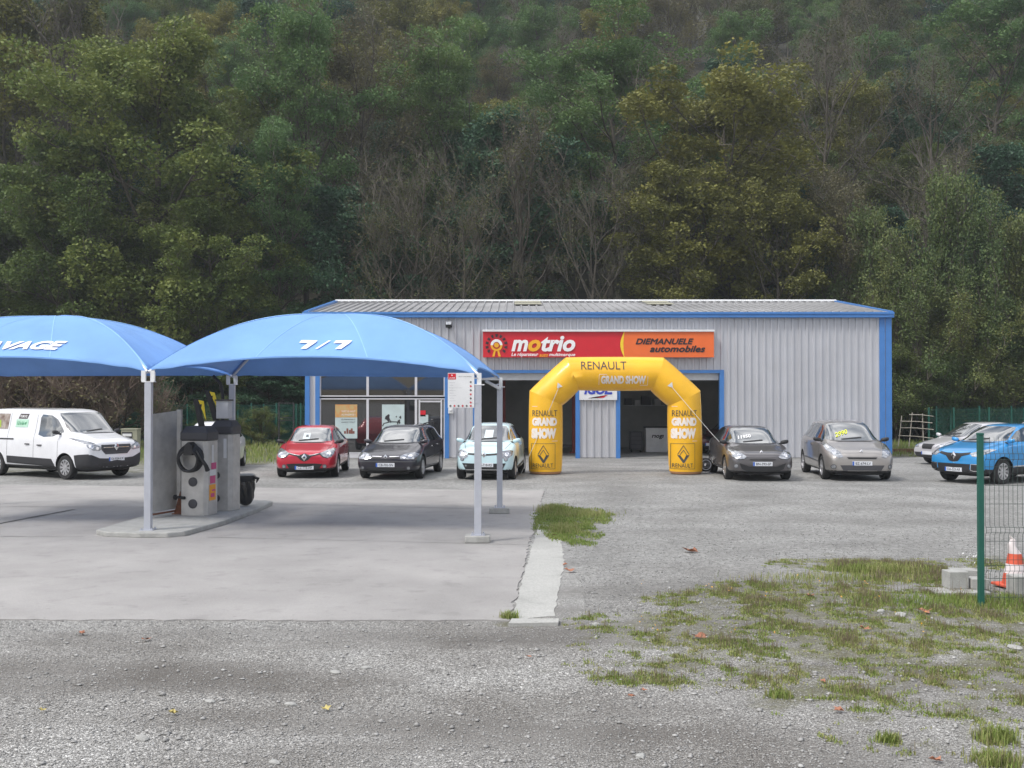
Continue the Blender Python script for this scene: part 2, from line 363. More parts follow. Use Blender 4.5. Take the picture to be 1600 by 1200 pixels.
def flat(name, pts, z, material, t=.0, rough=0, seed=1):
    r = random.Random(seed); P = []
    for i, p in enumerate(pts):
        q = pts[(i + 1) % len(pts)]; n = max(1, int(math.dist(p, q) / .12)) if rough else 1
        for k in range(n):
            a = k / n; j = rough if (k or rough) else 0
            P.append((p[0] + (q[0] - p[0]) * a + r.uniform(-j, j), p[1] + (q[1] - p[1]) * a + r.uniform(-j, j)))
    bm = bmesh.new(); vs = [bm.verts.new((x, y, z)) for x, y in P]; f = bm.faces.new(vs); f.normal_update()
    if f.normal.z < 0: f.normal_flip()
    if t:
        ex = bmesh.ops.extrude_face_region(bm, geom=[f])
        for v in ex['geom']:
            if isinstance(v, bmesh.types.BMVert): v.co.z -= t
    bm.normal_update(); bmesh.ops.triangulate(bm, faces=[f for f in bm.faces if len(f.verts) > 4]); bmesh.ops.recalc_face_normals(bm, faces=bm.faces)
    me = bpy.data.meshes.new(name); bm.to_mesh(me); bm.free(); me.materials.append(material); return link(name, me)
s1 = flat('forecourt', [(-30, 11.0), (-6.9, 10.72), (-.03, 10.67), (.38, 18.4), (.78, 25.6), (-13.3, 27.3), (-30, 28.3)], .012, M['slab'], t=.02, rough=.035)
tag(s1, kind='structure')
# cracks, patched joints and the drain in the forecourt
bands = MB()
def strip(mb, p, q, w, z=.017, seed=3):
    r = random.Random(seed); p = Vector((*p, z)); q = Vector((*q, z)); n = max(2, int((q - p).length / .25)); d = (q - p).normalized(); s = Vector((-d.y, d.x, 0)); b = len(mb.v); off = 0
    for i in range(n + 1):
        off += r.uniform(-.012, .012); c = p + (q - p) * i / n + s * off; ww = w * r.uniform(.5, 1.2)
        mb.v += [tuple(c - s * ww / 2), tuple(c + s * ww / 2)]
    for i in range(n): mb.f.append([b + 2 * i, b + 2 * i + 1, b + 2 * i + 3, b + 2 * i + 2]); mb.m.append(0)
strip(bands, (-13.5, 21.9), (-7.0, 21.6), .035); strip(bands, (-5.1, 22.4), (.5, 21.0), .03)
strip(bands, (-4.9, 17.0), (.3, 16.1), .022, seed=5); strip(bands, (-16, 17.6), (-6.9, 17.1), .025, seed=9)
o = bands.build('tarmac_joint', mat('joint_tar', (.20, .20, .195), .9)); tag(o, kind='structure')
dr = MB(); strip(dr, G(-60, 830), G(118, 797), .10, .019)
o = dr.build('drain_channel', mat('drain_iron', (.07, .07, .07), .7)); tag(o, kind='structure')
k = flat('concrete_strip', [(-.01, 10.72), G(866, 962), G(870, 930), G(882, 880), G(877, 845), G(871, 820), G(842, 815)], .007, M['slab2'], t=.01, rough=.018, seed=4)
tag(k, kind='structure')
k = flat('concrete_edging', [(-.03, 10.42), (.46, 10.46), (.47, 10.66), (-.0, 10.64)], .035, M['slab2'], t=.04, rough=.006); tag(k, kind='structure')
# island of the car wash
isl = [(-6.82, 17.35), (-6.55, 17.05), (-5.95, 16.93), (-5.52, 16.95), (-5.3, 17.15), (-5.08, 18.6), (-4.98, 20.6), (-5.0, 22.1), (-5.2, 22.3), (-6.6, 22.5), (-6.75, 20)]
k = flat('kerbed_island', isl, .095, M['concrete'], t=.09); tag(k, kind='structure')
bv = k.modifiers.new('b', 'BEVEL'); bv.width = .02; bv.limit_method = 'ANGLE'; bv.segments = 2

# ================================================================ WORKSHOP BUILDING
BY = 39.5; SB = FPX / BY
def bx(px): return (px - 800) / SB
def bz(py): return EYE + (HOR - py) / SB
X0, X1 = bx(478), bx(1391); BD = 13.2; EH = bz(490); RH = 6.42
B = empty('workshop_building', ((X0 + X1) / 2, BY + BD / 2, 0), label='grey ribbed metal workshop hall with blue trim, two open bays and a shop front', cat='building')
Bo = Matrix.Translation(-Vector(B.location))
def bb(mb, name, mats, par=B, **k):
    if par is B or par['_off'] == 0: mb.v = [tuple(Bo @ Vector(p)) for p in mb.v]
    return mb.build(name, mats, par, **k)
def ribs(mb, x0, x1, z0, z1, y, pitch=.272, d=.035, out=-1, axis='x'):
    n = max(1, round((x1 - x0) / pitch)); p = (x1 - x0) / n; pts = []
    for i in range(n):
        a = x0 + i * p; pts += [(a, 0), (a + .60 * p, 0), (a + .68 * p, d * out), (a + .92 * p, d * out)]
    pts.append((x1, 0)); b = len(mb.v)
    for a, o in pts:
        for z in (z0, z1): mb.v.append((a, y + o, z) if axis == 'x' else (y + o, a, z))
    for i in range(len(pts) - 1): mb.f.append([b + 2 * i, b + 2 * i + 2, b + 2 * i + 3, b + 2 * i + 1]); mb.m.append(0)
ZB = bz(583)            # top of openings
O = [(bx(494), bx(701)), (bx(740), bx(905)), (bx(963), bx(1130))]     # shop front, left bay, right bay
wm = MB()
for a, c, z_ in ((X0 + .14, O[0][0], .03), (O[0][0], O[0][1], ZB + .05), (O[0][1], O[1][0], .03), (O[1][0], O[1][1], ZB + .05), (O[1][1], O[2][0], .03), (O[2][0], O[2][1], ZB + .05), (O[2][1], X1 - .4, .03)): ribs(wm, a, c, z_, EH - .14, BY, d=.05)
ribs(wm, BY, BY + BD, .03, EH - .1, X0, axis='y'); ribs(wm, BY, BY + BD, .03, EH - .1, X1, out=1, axis='y')
for xx in (X0, X1): wm.add([(xx, BY, EH - .1), (xx, BY + BD, EH - .1), (xx, BY + BD / 2, RH - .12)], [(0, 1, 2)])
ribs(wm, X0, X1, .03, EH, BY + BD)
cl = M['cladding']
def clad():      # grey sheet with faint vertical rain streaks
    t = cl.node_tree; N = t.nodes; b = N['Principled BSDF']; src = b.inputs['Base Color'].links[0].from_socket
    g = N.new('ShaderNodeNewGeometry'); mp = N.new('ShaderNodeMapping'); mp.inputs['Scale'].default_value = (2.2, 2.2, .25)
    n = N.new('ShaderNodeTexNoise'); n.inputs['Scale'].default_value = 1; n.inputs['Detail'].default_value = 6
    r = N.new('ShaderNodeValToRGB'); r.color_ramp.elements[0].position = .34; r.color_ramp.elements[1].position = .55
    r.color_ramp.elements[0].color = (.95, .945, .94, 1); r.color_ramp.elements[1].color = (1, 1, 1, 1)
    x = N.new('ShaderNodeMix'); x.data_type = 'RGBA'; x.blend_type = 'MULTIPLY'; x.inputs['Factor'].default_value = 1
    t.links.new(g.outputs['Position'], mp.inputs[0]); t.links.new(mp.outputs[0], n.inputs['Vector']); t.links.new(n.outputs['Fac'], r.inputs[0])
    t.links.new(src, x.inputs['A']); t.links.new(r.outputs[0], x.inputs['B']); t.links.new(x.outputs['Result'], b.inputs['Base Color'])
clad()
bb(wm, 'wall', cl)
# interior
im = MB(); inn = mat('interior_wall', (.42, .43, .42), .8, var=.15, vscale=1); ifl = mat('workshop_floor', (.30, .30, .29), .5, var=.2, vscale=2)
im.box(X0 + .3, X1 - .3, BY + 8.2, BY + 8.4, 0, 5, 0); im.box(X0 + .3, X1 - .3, BY + .3, BY + 8.2, 4.6, 4.75, 0)
for xx in (O[1][0] - .55, X1 - .5): im.box(xx, xx + .15, BY + .2, BY + 8.2, 0, 4.6, 0)
bb(im, 'interior_wall', inn)
fm = MB(); fm.box(X0 + .1, X1 - .1, BY - .05, BY + 8.2, 0.004, .02); bb(fm, 'workshop_floor', ifl)
# blue trim
for a, c in ((X0 - .02, X0 + .15), (X1 - .42, X1 - .22), (X1 - .19, X1 + .03)):
    tm = MB(); tm.box(a, c, BY - .09, BY + .06, 0, EH - .05); bb(tm, 'corner_trim', M['bluetrim'])
tm = MB(); tm.box(X1 - .22, X1 - .19, BY - .05, BY + .05, 0, EH - .05); bb(tm, 'downpipe', M['offwhite'])
gm = MB(); gm.box(X0 - .10, X1 + .08, BY - .24, BY - .0, EH - .16, EH + .02); gm.box(X0 - .10, X1 + .08, BY - .27, BY - .243, EH - .04, EH + .045)
bb(gm, 'gutter', M['bluetrim'], bevel=.012)
# roof: ribbed sheets, skylights, ridge cap, verges
rm = MB(); rd = MB(); n = 70; pw = (X1 - X0 - .1) / n
def rz(y, o=0): t = (y - BY + .2) / (BD / 2 + .2); return EH + .02 + (RH - EH) * t + o
for side in (0, 1):
    b = len(rm.v); pts = []
    for i in range(n):
        a = X0 + .05 + i * pw; pts += [(a, 0), (a + .74 * pw, 0), (a + .8 * pw, .05), (a + .94 * pw, .05)]
    pts.append((X1 - .05, 0))
    ya, yb = (BY - .2, BY + BD / 2) if side == 0 else (BY + BD + .2, BY + BD / 2)
    for a, o_ in pts: rm.v += [(a, ya, rz(BY - .2, o_)), (a, yb, rz(BY + BD / 2, o_))]
    for i in range(len(pts) - 1): rm.f.append([b + 2 * i, b + 2 * i + 2, b + 2 * i + 3, b + 2 * i + 1]); rm.m.append(0)
roofm = mat('roof_sheet', (.32, .32, .325), .45, .4, c2=(.50, .50, .51), vscale=.35)
roof = bb(rm, 'roof', roofm); roof['_off'] = 1
sl = mat('skylight_sheet', (.36, .35, .27), .5)
for a, c in ((804, 846), (1010, 1052)):
    for y0, y1 in ((.60, .77), (.80, .97)):
        ya, yb = BY + BD / 2 * y0, BY + BD / 2 * y1; xa, xb = (a - 800) / 37.5, (c - 800) / 37.5
        m_ = MB(); m_.add([Bo @ Vector(p) for p in ((xa, ya, rz(ya, .07)), (xb, ya, rz(ya, .07)), (xb, yb, rz(yb, .07)), (xa, yb, rz(yb, .07)))], [(0, 1, 2, 3)])
        o = m_.build('skylight', sl, roof)
m_ = MB(); m_.prism([(-.22, -.05), (.22, -.05), (.2, -.01), (0, .05), (-.2, -.01)], 0, X1 - X0)
m_.v = [tuple(Bo @ Vector((X0 + p[1], BY + BD / 2 + p[0], RH + .09 + p[2]))) for p in m_.v]; m_.build('ridge_cap', M['offwhite'], roof)
for xx in (X0 - .04, X1 - .12):
    m_ = MB(); m_.prism([(BY - .25, rz(BY - .25, -.12)), (BY + BD / 2, rz(BY + BD / 2, -.12)), (BY + BD + .25, rz(BY - .25, -.12)), (BY + BD + .25, rz(BY - .25, .07)), (BY + BD / 2, rz(BY + BD / 2, .09)), (BY - .25, rz(BY - .25, .07))], xx, xx + .16)
    m_.v = [tuple(Bo @ Vector((p[1], p[0], p[2]))) for p in m_.v]; m_.build('verge_trim', M['bluetrim'], roof)
# blue frames round the openings
for i, (a, c) in enumerate(O):
    t_ = MB(); wl = .14
    t_.box(a - .02, a + wl, BY - .07, BY + .12, 0, ZB + .12); t_.box(c - wl, c + .02, BY - .07, BY + .12, 0, ZB + .12)
    t_.box(a + wl, c - wl, BY - .075, BY + .12, ZB, ZB + .115)
    bb(t_, 'shop_frame' if i == 0 else 'bay_frame', M['bluetrim'])
    if i:
        t_ = MB(); t_.box(a + wl, c - wl, BY + .16, BY + .36, ZB - .26, ZB + .0); bb(t_, 'roller_shutter_housing', M['offwhite'])
# shop front
a, c = O[0][0] + .14, O[0][1] - .14; ZT = ZB; tr = bz(621); mull = [a, bx(574.5), bx(650), c]
for i in range(3):
    x0, x1 = mull[i], mull[i + 1]
    for z0, z1, nm in ((tr + .03, ZT, 'transom_window'), (.18 if i < 2 else .02, tr - .03, 'shop_window' if i < 2 else 'glass_door')):
        t_ = MB(); e = .045; y0, y1 = BY - .02, BY + .05
        t_.box(x0, x1, y0, y1, z1 - e, z1); t_.box(x0, x1, y0, y1, z0, z0 + e * (1 if nm != 'glass_door' else 2)); t_.box(x0, x0 + e, y0 + .001, y1, z0 + e, z1 - e); t_.box(x1 - e, x1, y0 + .001, y1, z0 + e, z1 - e)
        if nm == 'glass_door':
            t_.box(x0 + .10, x0 + .16, y0 - .01, y1, z0 + .09, z1 - .06); t_.box(x1 - .16, x1 - .10, y0 - .01, y1, z0 + .09, z1 - .06); t_.box(x0 + .16, x1 - .16, y0 - .01, y1, z1 - .15, z1 - .09)
        f_ = bb(t_, nm, M['frame']); f_['_off'] = 1
        p_ = MB(); p_.box(x0 + e, x1 - e, BY + .01, BY + .02, z0 + e, z1 - e); p_.v = [tuple(Bo @ Vector(q)) for q in p_.v]; p_.build('pane', M['pane'], f_)
        if nm == 'glass_door':
            h_ = MB(); h_.tube([(x0 + .14, BY - .06, 1.0), (x0 + .14, BY - .06, 1.35)], .015, 6); h_.v = [tuple(Bo @ Vector(q)) for q in h_.v]; h_.build('handle', M['galv'], f_)
t_ = MB(); t_.box(a, mull[2] - .0, BY - .03, BY + .06, .02, .17); bb(t_, 'plinth', M['frame'])

# posters and stickers behind/on the glass
def board(name, x0, x1, z0, z1, y, cols, label, cat, group=None, t=.012):
    r = empty(name, ((x0 + x1) / 2, y, (z0 + z1) / 2), label=label, cat=cat, group=group); w_, h_ = x1 - x0, z1 - z0
    m_ = MB(); m_.box(-w_ / 2, w_ / 2, 0, t, -h_ / 2, h_ / 2); m_.build('sheet', cols, r); return r, w_, h_
def rect(m_, a, b_, c_, d_, y, mi=0): m_.add([(a, y, c_), (b_, y, c_), (b_, y, d_), (a, y, d_)], [(0, 1, 2, 3)], mi)
pw_ = mat('poster_pale', (.50, .60, .60), .5); pb_ = mat('poster_brown', (.22, .08, .06), .6, var=.3, vscale=30); po = mat('poster_orange', (.62, .24, .06), .5, c2=(.5, .42, .2), vscale=6)
r, w_, h_ = board('poster', bx(524), bx(558.5), bz(685), bz(632), BY - .03, pw_, 'tall poster with orange autumn picture on the shop window, left of the two', 'poster')
m_ = MB(); rect(m_, -w_ / 2, w_ / 2, h_ * .12, h_ / 2, -.004); m_.build('picture', po, r)
m_ = MB(); 
for j, (q, hh) in enumerate(((.0, .10), (.10, .2), (.2, .14), (.28, .2), (.36, .1))): rect(m_, -.08 + q * .9, -.01 + q * .9, -h_ * .36, -h_ * .36 + hh, -.004)
m_.build('bottles_picture', pb_, r)
for s, z_, hh, mt in (('VIVEZ LE HAUT', .30, .065, 'textwhite'), ('AU PASSAGE !', .20, .06, 'textwhite'), ('LES PERFORMANCES', .06, .05, 'ink'), ('AVANT TOUT', -.02, .05, 'ink')):
    text('lettering', s, M[mt], r, lambda a_, b_, z_=z_: (a_ + .08, -.008, z_ * h_ + b_), height=hh, width=.52)
r, w_, h_ = board('poster', bx(597), bx(632), bz(680), bz(632), BY - .03, pw_, 'pale poster with black ink sketch on the shop window, right of the autumn poster', 'poster')
m_ = MB()
for q, s, c1 in ((-.2, .17, .08), (-.1, .06, -.06), (.22, .10, -.06), (.12, .04, .12), (.27, .07, .10)):
    k0 = len(m_.v); n_ = 9
    m_.add([(q + s * math.cos(i * 2 * math.pi / n_) * (.5 + .5 * ((i * 7) % 3) / 2) * .7, -.006, c1 + s * math.sin(i * 2 * math.pi / n_) * (.6 + .4 * ((i * 5) % 3) / 2)) for i in range(n_)], [list(range(n_))])
m_.build('sketch', M['ink'], r)
m_ = MB(); rect(m_, -w_ / 2 + .03, -w_ / 2 + .25, -h_ / 2 + .02, -h_ / 2 + .2, -.006); m_.build('picture', po, r)
for px, py, nm, mt in ((661, 646, 'small red and white sticker on the glass door, above the pale notice', M['red']), (663, 655, 'pale paper notice stuck on the glass door below the red sticker', pw_)):
    m_ = MB(); s = .10 if mt is M['red'] else .15; m_.box(-s, s, 0, .01, -s * 1.1, s * 1.1); o = m_.build('door_sticker', mt); o.location = (bx(px), BY - .035, bz(py)); tag(o, nm, 'sticker')
m_ = MB(); m_.box(-.09, .09, -.07, .0, -.12, .1); m_.box(-.05, .05, -.10, -.07, -.03, .05); o = m_.build('doorbell_box', M['white'], bevel=.015); o.location = (bx(704.5), BY - .09, bz(641)); tag(o, 'small white box on the blue trim below the price board', 'box')

# ---------------------------------------------------------------- fascia sign
SY = BY - .34
S = empty('fascia_sign', (bx(934), SY, bz(539)), label='long red and orange garage sign above the open bays', cat='sign')
sw, sh = (bx(1113) - bx(755)) / 2, (bz(520.5) - bz(560)) / 2; split = bx(972) - bx(934)
m_ = MB(); m_.box(-sw, sw, .02, .26, -sh, sh); m_.build('case', M['red'], S)
m_ = MB(); n_ = 12
arc = [(split - .14 * math.cos(math.pi / 2 * (i / n_ * 2 - 1)) ** 1 + .04, -sh + 2 * sh * i / n_) for i in range(n_ + 1)]
m_.add([(x, .0, z) for x, z in arc] + [(sw, .0, sh), (sw, .0, -sh)], [list(range(n_ + 3))][::-1]); m_.build('orange_panel', M['orange'], S)
m_ = MB()
for i in range(n_):
    (xa, za), (xb, zb) = arc[i], arc[i + 1]; ta = .10 * math.cos(math.pi / 2 * (i / n_ * 2 - 1)) + .015; tb = .10 * math.cos(math.pi / 2 * ((i + 1) / n_ * 2 - 1)) + .015
    m_.add([(xa, -.006, za), (xa + ta, -.006, za), (xb + tb, -.006, zb), (xb, -.006, zb)], [(0, 1, 2, 3)])
m_.build('yellow_arc', mat('arc_yellow', (.9, .62, .03), .4), S)
m_ = MB(); m_.box(-sw - .02, sw + .02, -.06, .28, sh, sh + .075); m_.build('lamp_rail', M['white'], S, bevel=.01)
def sx(px): return bx(px) - bx(934)
def sz(py): return bz(py) - bz(539)
def st(name, s, x0, x1, y0, y1, mt, sh_=0, b=0, y=-.012, fat=0): text(name, s, M[mt], S, lambda a_, b_: (sx((x0 + x1) / 2) + a_, y, sz((y0 + y1) / 2) + b_), width=abs(sx(x1) - sx(x0)), height=abs(sz(y1) - sz(y0)), shear=sh_, bold=b, fat=fat)
st('lettering', 'm', 799, 825, 531.5, 549.5, 'textwhite', .25, .035); st('lettering', 'o', 825, 844.5, 531.5, 550, 'yel', .25, .04)
st('lettering', 'trio', 845, 898, 525.5, 550, 'textwhite', .25, .035)
st('lettering', 'Le réparateur', 799, 841, 551.5, 558.5, 'textwhite', .25, .02); st('lettering', 'auto', 842.5, 856, 553, 558, 'yel', .25, .015); st('lettering', 'multimarque', 857.5, 898, 552, 558.5, 'textwhite', .25, .02)
st('lettering', 'DIEMANUELE', 992, 1081, 530, 538.5, 'ink', .3, 0, fat=.012); st('lettering', 'automobiles', 1014, 1099, 541, 550.5, 'ink', .3, 0, fat=.014)
# logo: petals round a half white, half yellow wheel on two legs
lc = (sx(776), sz(540)); m_ = MB()
for i in range(11):
    t = R(-38 + i * 25.6); q = Matrix.Rotation(-(t - math.pi / 2), 4, 'Y') if False else None
    ca, sa = math.cos(t), math.sin(t)
    def P(u, v): return (lc[0] + ca * u - sa * v, -.012, lc[1] + sa * u + ca * v)
    m_ = MB(); m_.add([P(.30, -.035), P(.41, -.05), P(.41, .05), P(.30, .035)], [(0, 1, 2, 3)]); m_.build('logo_petal', M['ink'], S)
def ring(m_, r0, r1, a0, a1, y, c=lc, n=18):
    b = len(m_.v)
    for i in range(n + 1):
        t = R(a0 + (a1 - a0) * i / n)
        m_.v += [(c[0] + r0 * math.cos(t), y, c[1] + r0 * math.sin(t)), (c[0] + r1 * math.cos(t), y, c[1] + r1 * math.sin(t))]
    for i in range(n): m_.f.append([b + 2 * i, b + 2 * i + 1, b + 2 * i + 3, b + 2 * i + 2]); m_.m.append(0)
m_ = MB(); ring(m_, .12, .22, 0, 180, -.013); m_.build('logo_cap', M['textwhite'], S)
m_ = MB(); ring(m_, .14, .22, 180, 360, -.013); ring(m_, 0.001, .09, 0, 360, -.014, n=16)
for sgn in (-1, 1): m_.add([(lc[0] + sgn * a_, -.013, lc[1] + b_) for a_, b_ in ((.03, -.22), (.10, -.22), (.16, -.42), (.07, -.42))], [(0, 1, 2, 3)])
m_.build('logo_wheel', M['yel'], S)

# oil sign on the pillar, flood light, bell
r, w_, h_ = board('oil_sign', bx(905), bx(963.5), bz(625), bz(602), BY - .14, M['white'], 'white sign with blue lettering on the pillar between the bays', 'sign', t=.08)
text('lettering', 'IGOL.', M['igolblue'], r, lambda a_, b_: (a_, -.01, b_ + .1), width=1.05, height=.34, shear=.25, bold=.05)
m_ = MB(); m_.add([(-.05, -.01, -.2), (.35, -.01, -.08), (.2, -.01, -.19), (-.4, -.01, -.21)], [(0, 1, 2, 3)]); m_.build('red_swoosh', M['red'], r)
F_ = empty('flood_light', (bx(702), BY - .12, bz(510)), label='small black flood light on the facade left of the long sign', cat='lamp')
m_ = MB(); m_.box(-.12, .12, -.30, -.10, -.12, .05, M=Matrix.Rotation(R(-25), 4, 'X')); m_.build('housing', M['black'], F_, bevel=.01)
m_ = MB(); m_.box(-.10, .10, -.312, -.302, -.10, .03, M=Matrix.Rotation(R(-25), 4, 'X')); m_.build('lens', M['lamp'], F_)
m_ = MB(); m_.tube([(0, .1, -.02), (0, -.05, .04), (0, -.15, 0)], .02, 6); m_.box(-.05, .05, .06, .1, -.08, .06); m_.build('bracket', M['black'], F_)

# things inside the bays
K = empty('workbench_cabinet', (bx(1010) * 1.1, BY + 4.2, .02), label='pale cabinet with dark lettering inside the right hand bay', cat='cabinet')
m_ = MB(); m_.box(-.0, 1.25, 0, .6, 0, 1.0); m_.build('body', M['white'], K, bevel=.02)
m_ = MB(); m_.box(-.04, 1.29, -.03, .62, 1.0, 1.05); m_.build('worktop', M['dark'], K)
text('lettering', 'rıogı', M['ink'], K, lambda a_, b_: (.5 + a_, -.012, .62 + b_), width=.5, height=.18, shear=.2, bold=.03)
K = empty('tool_trolley', (bx(985) * 1.1, BY + 4.0, .02), label='dark tool trolley inside the right hand bay, left of the pale cabinet', cat='trolley')
m_ = MB(); m_.box(0, .5, 0, .45, .1, .85); m_.build('body', M['dark'], K, bevel=.02)
for j in range(4):
    m_ = MB(); m_.box(.04, .46, -.015, -.002, .16 + j * .17, .30 + j * .17); m_.build('drawer', M['darkgrey'], K)
for q in ((.06, .06), (.44, .06), (.06, .4), (.44, .4)):
    m_ = MB(); m_.lathe([(.0, -.015), (.05, -.015), (.05, .015), (0, .015)], (q[0], q[1], .05), 'x', 12); m_.build('castor', M['tyre'], K)
K = empty('wall_shelf', (bx(1020) * 1.12, BY + 7.9, 1.9), label='shelf of pale boxes high on the back wall of the right hand bay', cat='shelf')
m_ = MB(); m_.box(-.9, .9, -.4, .25, 0, .04); m_.build('board', M['offwhite'], K)
for j, (q, s) in enumerate(((-.7, .3), (-.3, .22), (.1, .4), (.6, .28))):
    m_ = MB(); m_.box(q - s / 2, q + s / 2, -.3, .1, .04, .04 + s); m_.build('storage_box', M['offwhite'] if j % 2 else M['darkgrey'], K, bevel=.01)
K = empty('car_lift', (bx(830) * 1.1 + .3, BY + 3.5, .02), label='two post car lift inside the left hand bay', cat='car lift')
for q in (-1.5, 1.5):
    m_ = MB(); m_.box(q - .15, q + .15, -.15, .15, 0, 3.0); m_.box(q - .25, q + .25, -.3, .3, 0, .05); m_.build('post', mat('lift_red', (.22, .03, .03), .5), K, bevel=.01)
    m_ = MB(); m_.box(min(q, q * .45), max(q, q * .45), -.06, .06, .25, .35); m_.build('arm', M['darkgrey'], K)
m_ = MB(); m_.box(-1.5, 1.5, -.06, .06, 3.0, 3.1); m_.build('crossbeam', M['darkgrey'], K)

# ================================================================ INFLATABLE ARCH
AY = 31.4; SA = FPX / AY; RA = .49
A = empty('inflatable_arch', (3.06, AY, 0), label='yellow inflatable arch standing in front of the open bays', cat='arch')
path = [(-2.07, .02), (-2.05, 2.25), (-1.27, 2.97), (1.25, 2.97), (2.05, 2.25), (2.10, .02)]
m_ = MB(); n_ = 40; P2 = [Vector(p) for p in path]
def jdir(i):
    if i == 0: t = (P2[1] - P2[0]).normalized(); return t, 1
    if i == 5: t = (P2[5] - P2[4]).normalized(); return t, 1
    a_, b_ = (P2[i] - P2[i - 1]).normalized(), (P2[i + 1] - P2[i]).normalized(); t = (a_ + b_).normalized(); return t, 1 / t.dot(a_)
rings = []
for i in range(5):
    for s in range(9):
        f = s / 8; (t0, k0), (t1, k1) = jdir(i), jdir(i + 1); c = P2[i].lerp(P2[i + 1], f)
        d = (P2[i + 1] - P2[i]).normalized(); nn = Vector((-d.y, d.x)); r_ = []
        bul = 1 + .035 * math.sin(math.pi * f) ** .6
        tip = min(f, 1 - f); 
        for k in range(n_):
            th = 2 * math.pi * k / n_; u = math.cos(th) * RA * bul; y = math.sin(th) * RA * bul
            off = 0
            t_, kk = (t0, k0) if f < .5 else (t1, k1)
            # mitre shear fades away from the joints
            mn = Vector((-t_.y, t_.x)); sh_ = nn.dot(t_) / max(.2, mn.dot(nn)) if kk != 1 or 1 else 0
            wgt = max(0, 1 - tip * 2.2)
            tt = mn * (u / max(.3, mn.dot(nn))) ; full = c + tt; straight = c + nn * u
            p = straight.lerp(full, wgt if (i, s) not in ((0, 0), (4, 8)) else 0)
            r_.append((p.x, y, p.y))
        rings.append(r_)
# rounded feet
def foot(ring_, z_):
    out_ = []
    c = Vector((sum(p[0] for p in ring_) / n_, 0, 0))
    for f, zz in ((.80, .0), (.93, .03), (.99, .09)): out_.append([(c.x + (p[0] - c.x) * f, p[1] * f, zz) for p in ring_])
    return out_
rings[0] = [(p[0], p[1], .2) for p in rings[0]]; rings[-1] = [(p[0], p[1], .2) for p in rings[-1]]
allr = foot(rings[0], 0) + rings + foot(rings[-1], 0)[::-1]
for r_ in allr: m_.v += r_
for i in range(len(allr) - 1):
    for k in range(n_): m_.f.append([i * n_ + k, i * n_ + (k + 1) % n_, (i + 1) * n_ + (k + 1) % n_, (i + 1) * n_ + k]); m_.m.append(1 if i in (0, 1, len(allr) - 2, len(allr) - 3) else 0)
m_.f.append(list(range(n_))); m_.m.append(1); e = (len(allr) - 1) * n_; m_.f.append([e + k for k in range(n_)]); m_.m.append(1)
tube = m_.build('tube', [M['vinyl'], mat('faded_foot', (.55, .28, .14), .6)], A, smooth=True, ang=22)
abvh = BVHTree.FromObject(tube, bpy.context.evaluated_depsgraph_get())
def arch_pt(x, z, off=.012):
    h = abvh.ray_cast(Vector((x, -3, z)), Vector((0, 1, 0)))
    return tuple(h[0] + h[1] * (off if h[1].y < 0 else -off)) if h[0] else (x, -.1, z)
def ap(px, py): return (px - 800) / (FPX / (AY - .45)) - 3.06, EYE + (HOR - py) / (FPX / (AY - .45))
def at_(s, x0, x1, y0, y1, mt, b=0):
    (xa, za), (xb, zb) = ap(x0, y1), ap(x1, y0); cx, cz = (xa + xb) / 2, (za + zb) / 2
    text('lettering', s, M[mt], A, lambda a_, b_: arch_pt(cx + a_, cz + b_), width=xb - xa, height=zb - za, bold=b, maxe=.08)
def aline(px0, py0, px1, py1, mt, w=.012, name='printed_line'):
    (xa, za), (xb, zb) = ap(px0, py0), ap(px1, py1); n = 14; mm = MB(); d = Vector((xb - xa, zb - za)).normalized(); s = Vector((-d.y, d.x)) * w / 2; b = 0
    for i in range(n + 1):
        x, z = xa + (xb - xa) * i / n, za + (zb - za) * i / n; mm.v += [arch_pt(x - s.x, z - s.y), arch_pt(x + s.x, z + s.y)]
    for i in range(n): mm.f.append([2 * i, 2 * i + 1, 2 * i + 3, 2 * i + 2]); mm.m.append(0)
    return mm.build(name, M[mt], A)
at_('RENAULT', 908, 979, 565, 577.5, 'textgrey', .0); at_('GRAND SHOW', 939, 1009, 587, 599.5, 'pale', .05)
aline(936, 586, 936, 601, 'pale'); aline(936, 585, 948, 585, 'pale'); aline(1012, 588, 1012, 601.5, 'pale'); aline(1000, 601.5, 1012, 601.5, 'pale')
for x0, x1 in ((832, 871), (1051, 1089)):
    at_('RENAULT', x0 + .5, x1 - .5, 641, 650.5, 'textgrey', .0); at_('GRAND', x0, x1 - 1, 652.5, 665.5, 'pale', .075); at_('SHOW', x0 - 1, x1 - 2, 669, 685.5, 'pale', .085)
    at_('RENAULT', x0 + 1, x1 - 7, 724, 730.5, 'textgrey', .0)
    for l in ((x0 - 1, 693, x1 - 4, 693), (x0 - 1, 732.5, x1 - 4, 732.5), (x0 - 1, 693, x0 - 1, 732.5), (x1 - 4, 693, x1 - 4, 732.5)): aline(*l, 'textgrey', .01)
    aline(x0 + 30, 689, x1 + 0, 689, 'pale'); aline(x0, 635, x0 + 8, 635, 'pale')
    # diamond emblem: open above, solid below
    cx = (x0 + x1) / 2 - 2.5
    def poly(pts, mt):
        q = [ap(cx + a_, 710 + b_) for a_, b_ in pts]; mm = MB(); mm.add([arch_pt(*k_) for k_ in q], [list(range(len(q)))]); mm.build('emblem', M[mt], A)
    poly([(-9, 1), (-5, 1), (1, 9), (-1, 13)], 'textgrey'); poly([(9, 1), (4, 1), (-1.5, 13), (1.5, 13)], 'textgrey')
    for l in ((cx - 8.5, 710, cx, 696), (cx, 696, cx + 8.5, 710), (cx - 5, 710.5, cx, 703), (cx, 703, cx + 4.5, 710.5)): aline(*l, 'textgrey', .018)
